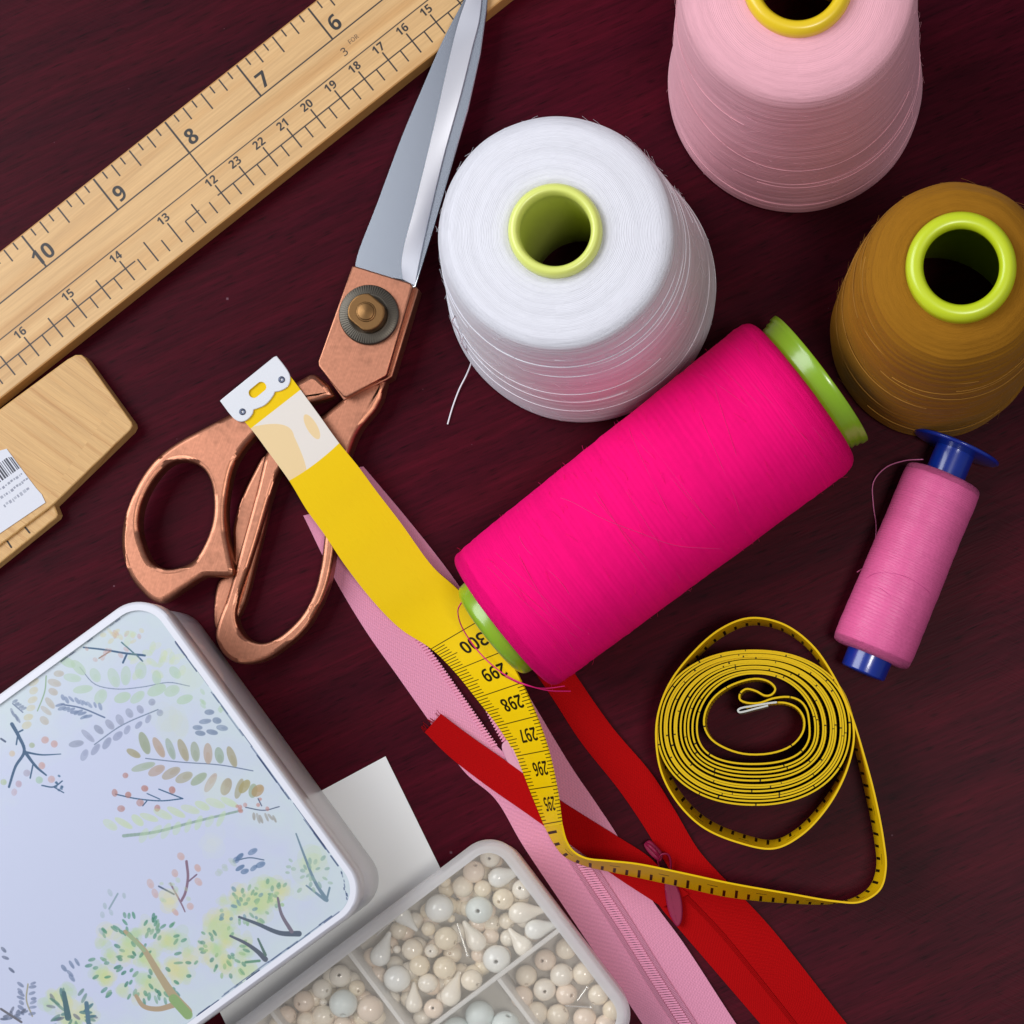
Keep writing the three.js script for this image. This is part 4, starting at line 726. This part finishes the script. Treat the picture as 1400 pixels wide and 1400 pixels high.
  for (const [x, y, R, hole] of [[600.6, 1242, 18, 0], [679, 1311, 17.5, 1], [543, 1338, 17, 0]]) put('large_pearl_bead', ball, whitePearl, ...wl, at(x, y, 9 * mm), R * S * 0.985, hole ? V(0.1, 1, 0.1) : flat());
  put('pale_blue_bead', ball, blueB, 'matte pale blue round bead with hole up among the teardrop pearls', null, at(655, 1244, 9.5 * mm), 17 * S * 0.985, V(0.05, 1, 0));
  put('pale_blue_bead', ball, blueB, 'matte pale blue round bead among the pearls beside the tin', null, at(469.5, 1372, 9.5 * mm), 17.5 * S * 0.985, flat());
  for (const [x, y] of [[656, 1388], [691, 1402], [624, 1410]]) put('pale_blue_bead', ball, blueB, 'matte pale blue round bead in the narrow compartment of blue beads', 'blue beads in the narrow compartment', at(x, y, 8 * mm), 18 * S * 0.985, flat());
  for (const [bx, by, R, tx, ty] of [[681, 1200, 13, 711, 1191], [710, 1248, 14, 746, 1244], [731, 1271, 13, 758, 1265], [652, 1288, 12.5, 633, 1258], [716, 1295, 12, 692, 1265], [616, 1362, 13, 627, 1331], [519.6, 1307.5, 13, 535, 1269], [548.5, 1250, 11.5, 577, 1279], [566, 1373, 11, 566, 1342]]) {
    const A = at(bx, by, 8.8 * mm), B = at(tx, ty, 7.8 * mm);
    put('teardrop_bead', drop, r() < 0.5 ? whitePearl : pearl[3], 'long teardrop pearl bead in the large mixed compartment', 'teardrop pearls', A, R * S * 0.97, B.sub(A));
  }
  for (const [x, y, R, hole] of [[745.6, 1312.6, 14, 1], [774.5, 1297, 14, 0], [719.6, 1334, 14, 0], [768, 1333, 15, 0], [798.6, 1331, 15, 0], [744.6, 1353, 14.5, 1], [713.8, 1363, 14.5, 0], [774.5, 1359, 14, 0], [818, 1360, 13.5, 0], [733, 1385, 15, 0], [763, 1388, 14.5, 0], [838, 1381, 13.5, 0], [799.6, 1392.6, 15, 0], [828, 1402, 14, 0]]) round('rnd', x, y, R, hole, 4.6 + r());
  for (const [x, y, R, hole] of [[465.6, 1334.5, 14, 1], [440.5, 1352, 12.5, 0], [488, 1351, 10.5, 0], [416, 1369, 13.5, 0], [442, 1389.5, 14.5, 0], [506, 1379, 17, 0], [419, 1396, 12, 0], [442, 1370, 5, 0], [469, 1402, 12, 0], [392, 1388, 12, 0], [380, 1402, 12, 0]]) round('low', x, y, R, hole, 7 + r());
  // lower layer glimpsed between them
  for (const [x, y, R] of [[662, 1193, 11], [640, 1228, 11], [672, 1262, 12], [620, 1300, 12], [630, 1330, 12], [660, 1322, 11], [700, 1235, 11], [695, 1282, 11], [572, 1342, 11], [540, 1318, 11], [555, 1275, 11], [590, 1258, 11], [606, 1345, 11], [560, 1352, 11], [630, 1240, 10], [668, 1288, 11], [700, 1210, 10], [580, 1300, 10]]) round('mix', x, y, R, 0, 4.2);
  for (const [x, y, R] of [[455, 1362, 11], [490, 1368, 12], [430, 1375, 11], [455, 1395, 11], [488, 1395, 12]]) round('low', x, y, R, 0, 4);
  {
    const fill = (key, a0, a1, b0, b1, n, hh) => {
      const done = []; let tries = 0;
      while (done.length < n && tries++ < 3000) {
        const a = a0 + (a1 - a0) * r(), b = b0 + (b1 - b0) * r(), x = 677 - 0.797 * a + 0.604 * b, y = 1130 + 0.604 * a + 0.797 * b, R = 10.5 + 3 * r();
        if (y > 1425 || done.some(d => Math.hypot(d[0] - x, d[1] - y) < R + d[2])) continue;
        done.push([x, y, R]); round(key, x, y, R, r() < 0.25, hh + r());
      }
    };
    fill('mix', 26, 254, 26, 152, 46, 4.6); fill('low', 280, 388, 26, 152, 24, 4.4);
  }
  // wire pins
  const wire = mat([0.72, 0.71, 0.68], 0.25, { metalness: 1 });
  for (const [x0, y0, x1, y1, h, lab] of [[625, 1263, 639, 1306, 12, 'thin silver wire pin between teardrop pearls'], [790, 1368, 803, 1350, 6.5, 'short silver wire pin standing between round pearls'], [773, 1375, 808, 1377, 7, 'silver wire pin lying across round pearls'], [515, 1278, 537, 1258, 10, 'silver wire pin beside the compartment wall']]) {
    const a = at(x0, y0, h * mm), b = at(x1, y1, h * mm), o = thing('wire_pin', lab, 'wire pin', a);
    partW(o, 'shaft', tube([a, a.clone().lerp(b, 0.5), b], 0.32 * mm, 8, 8), wire);
    const hd = new THREE.SphereGeometry(0.6 * mm, 12, 8); hd.translate(b.x, b.y, b.z); partW(o, 'pin_head', hd, wire);
  }
}

renderer.render(scene, camera);
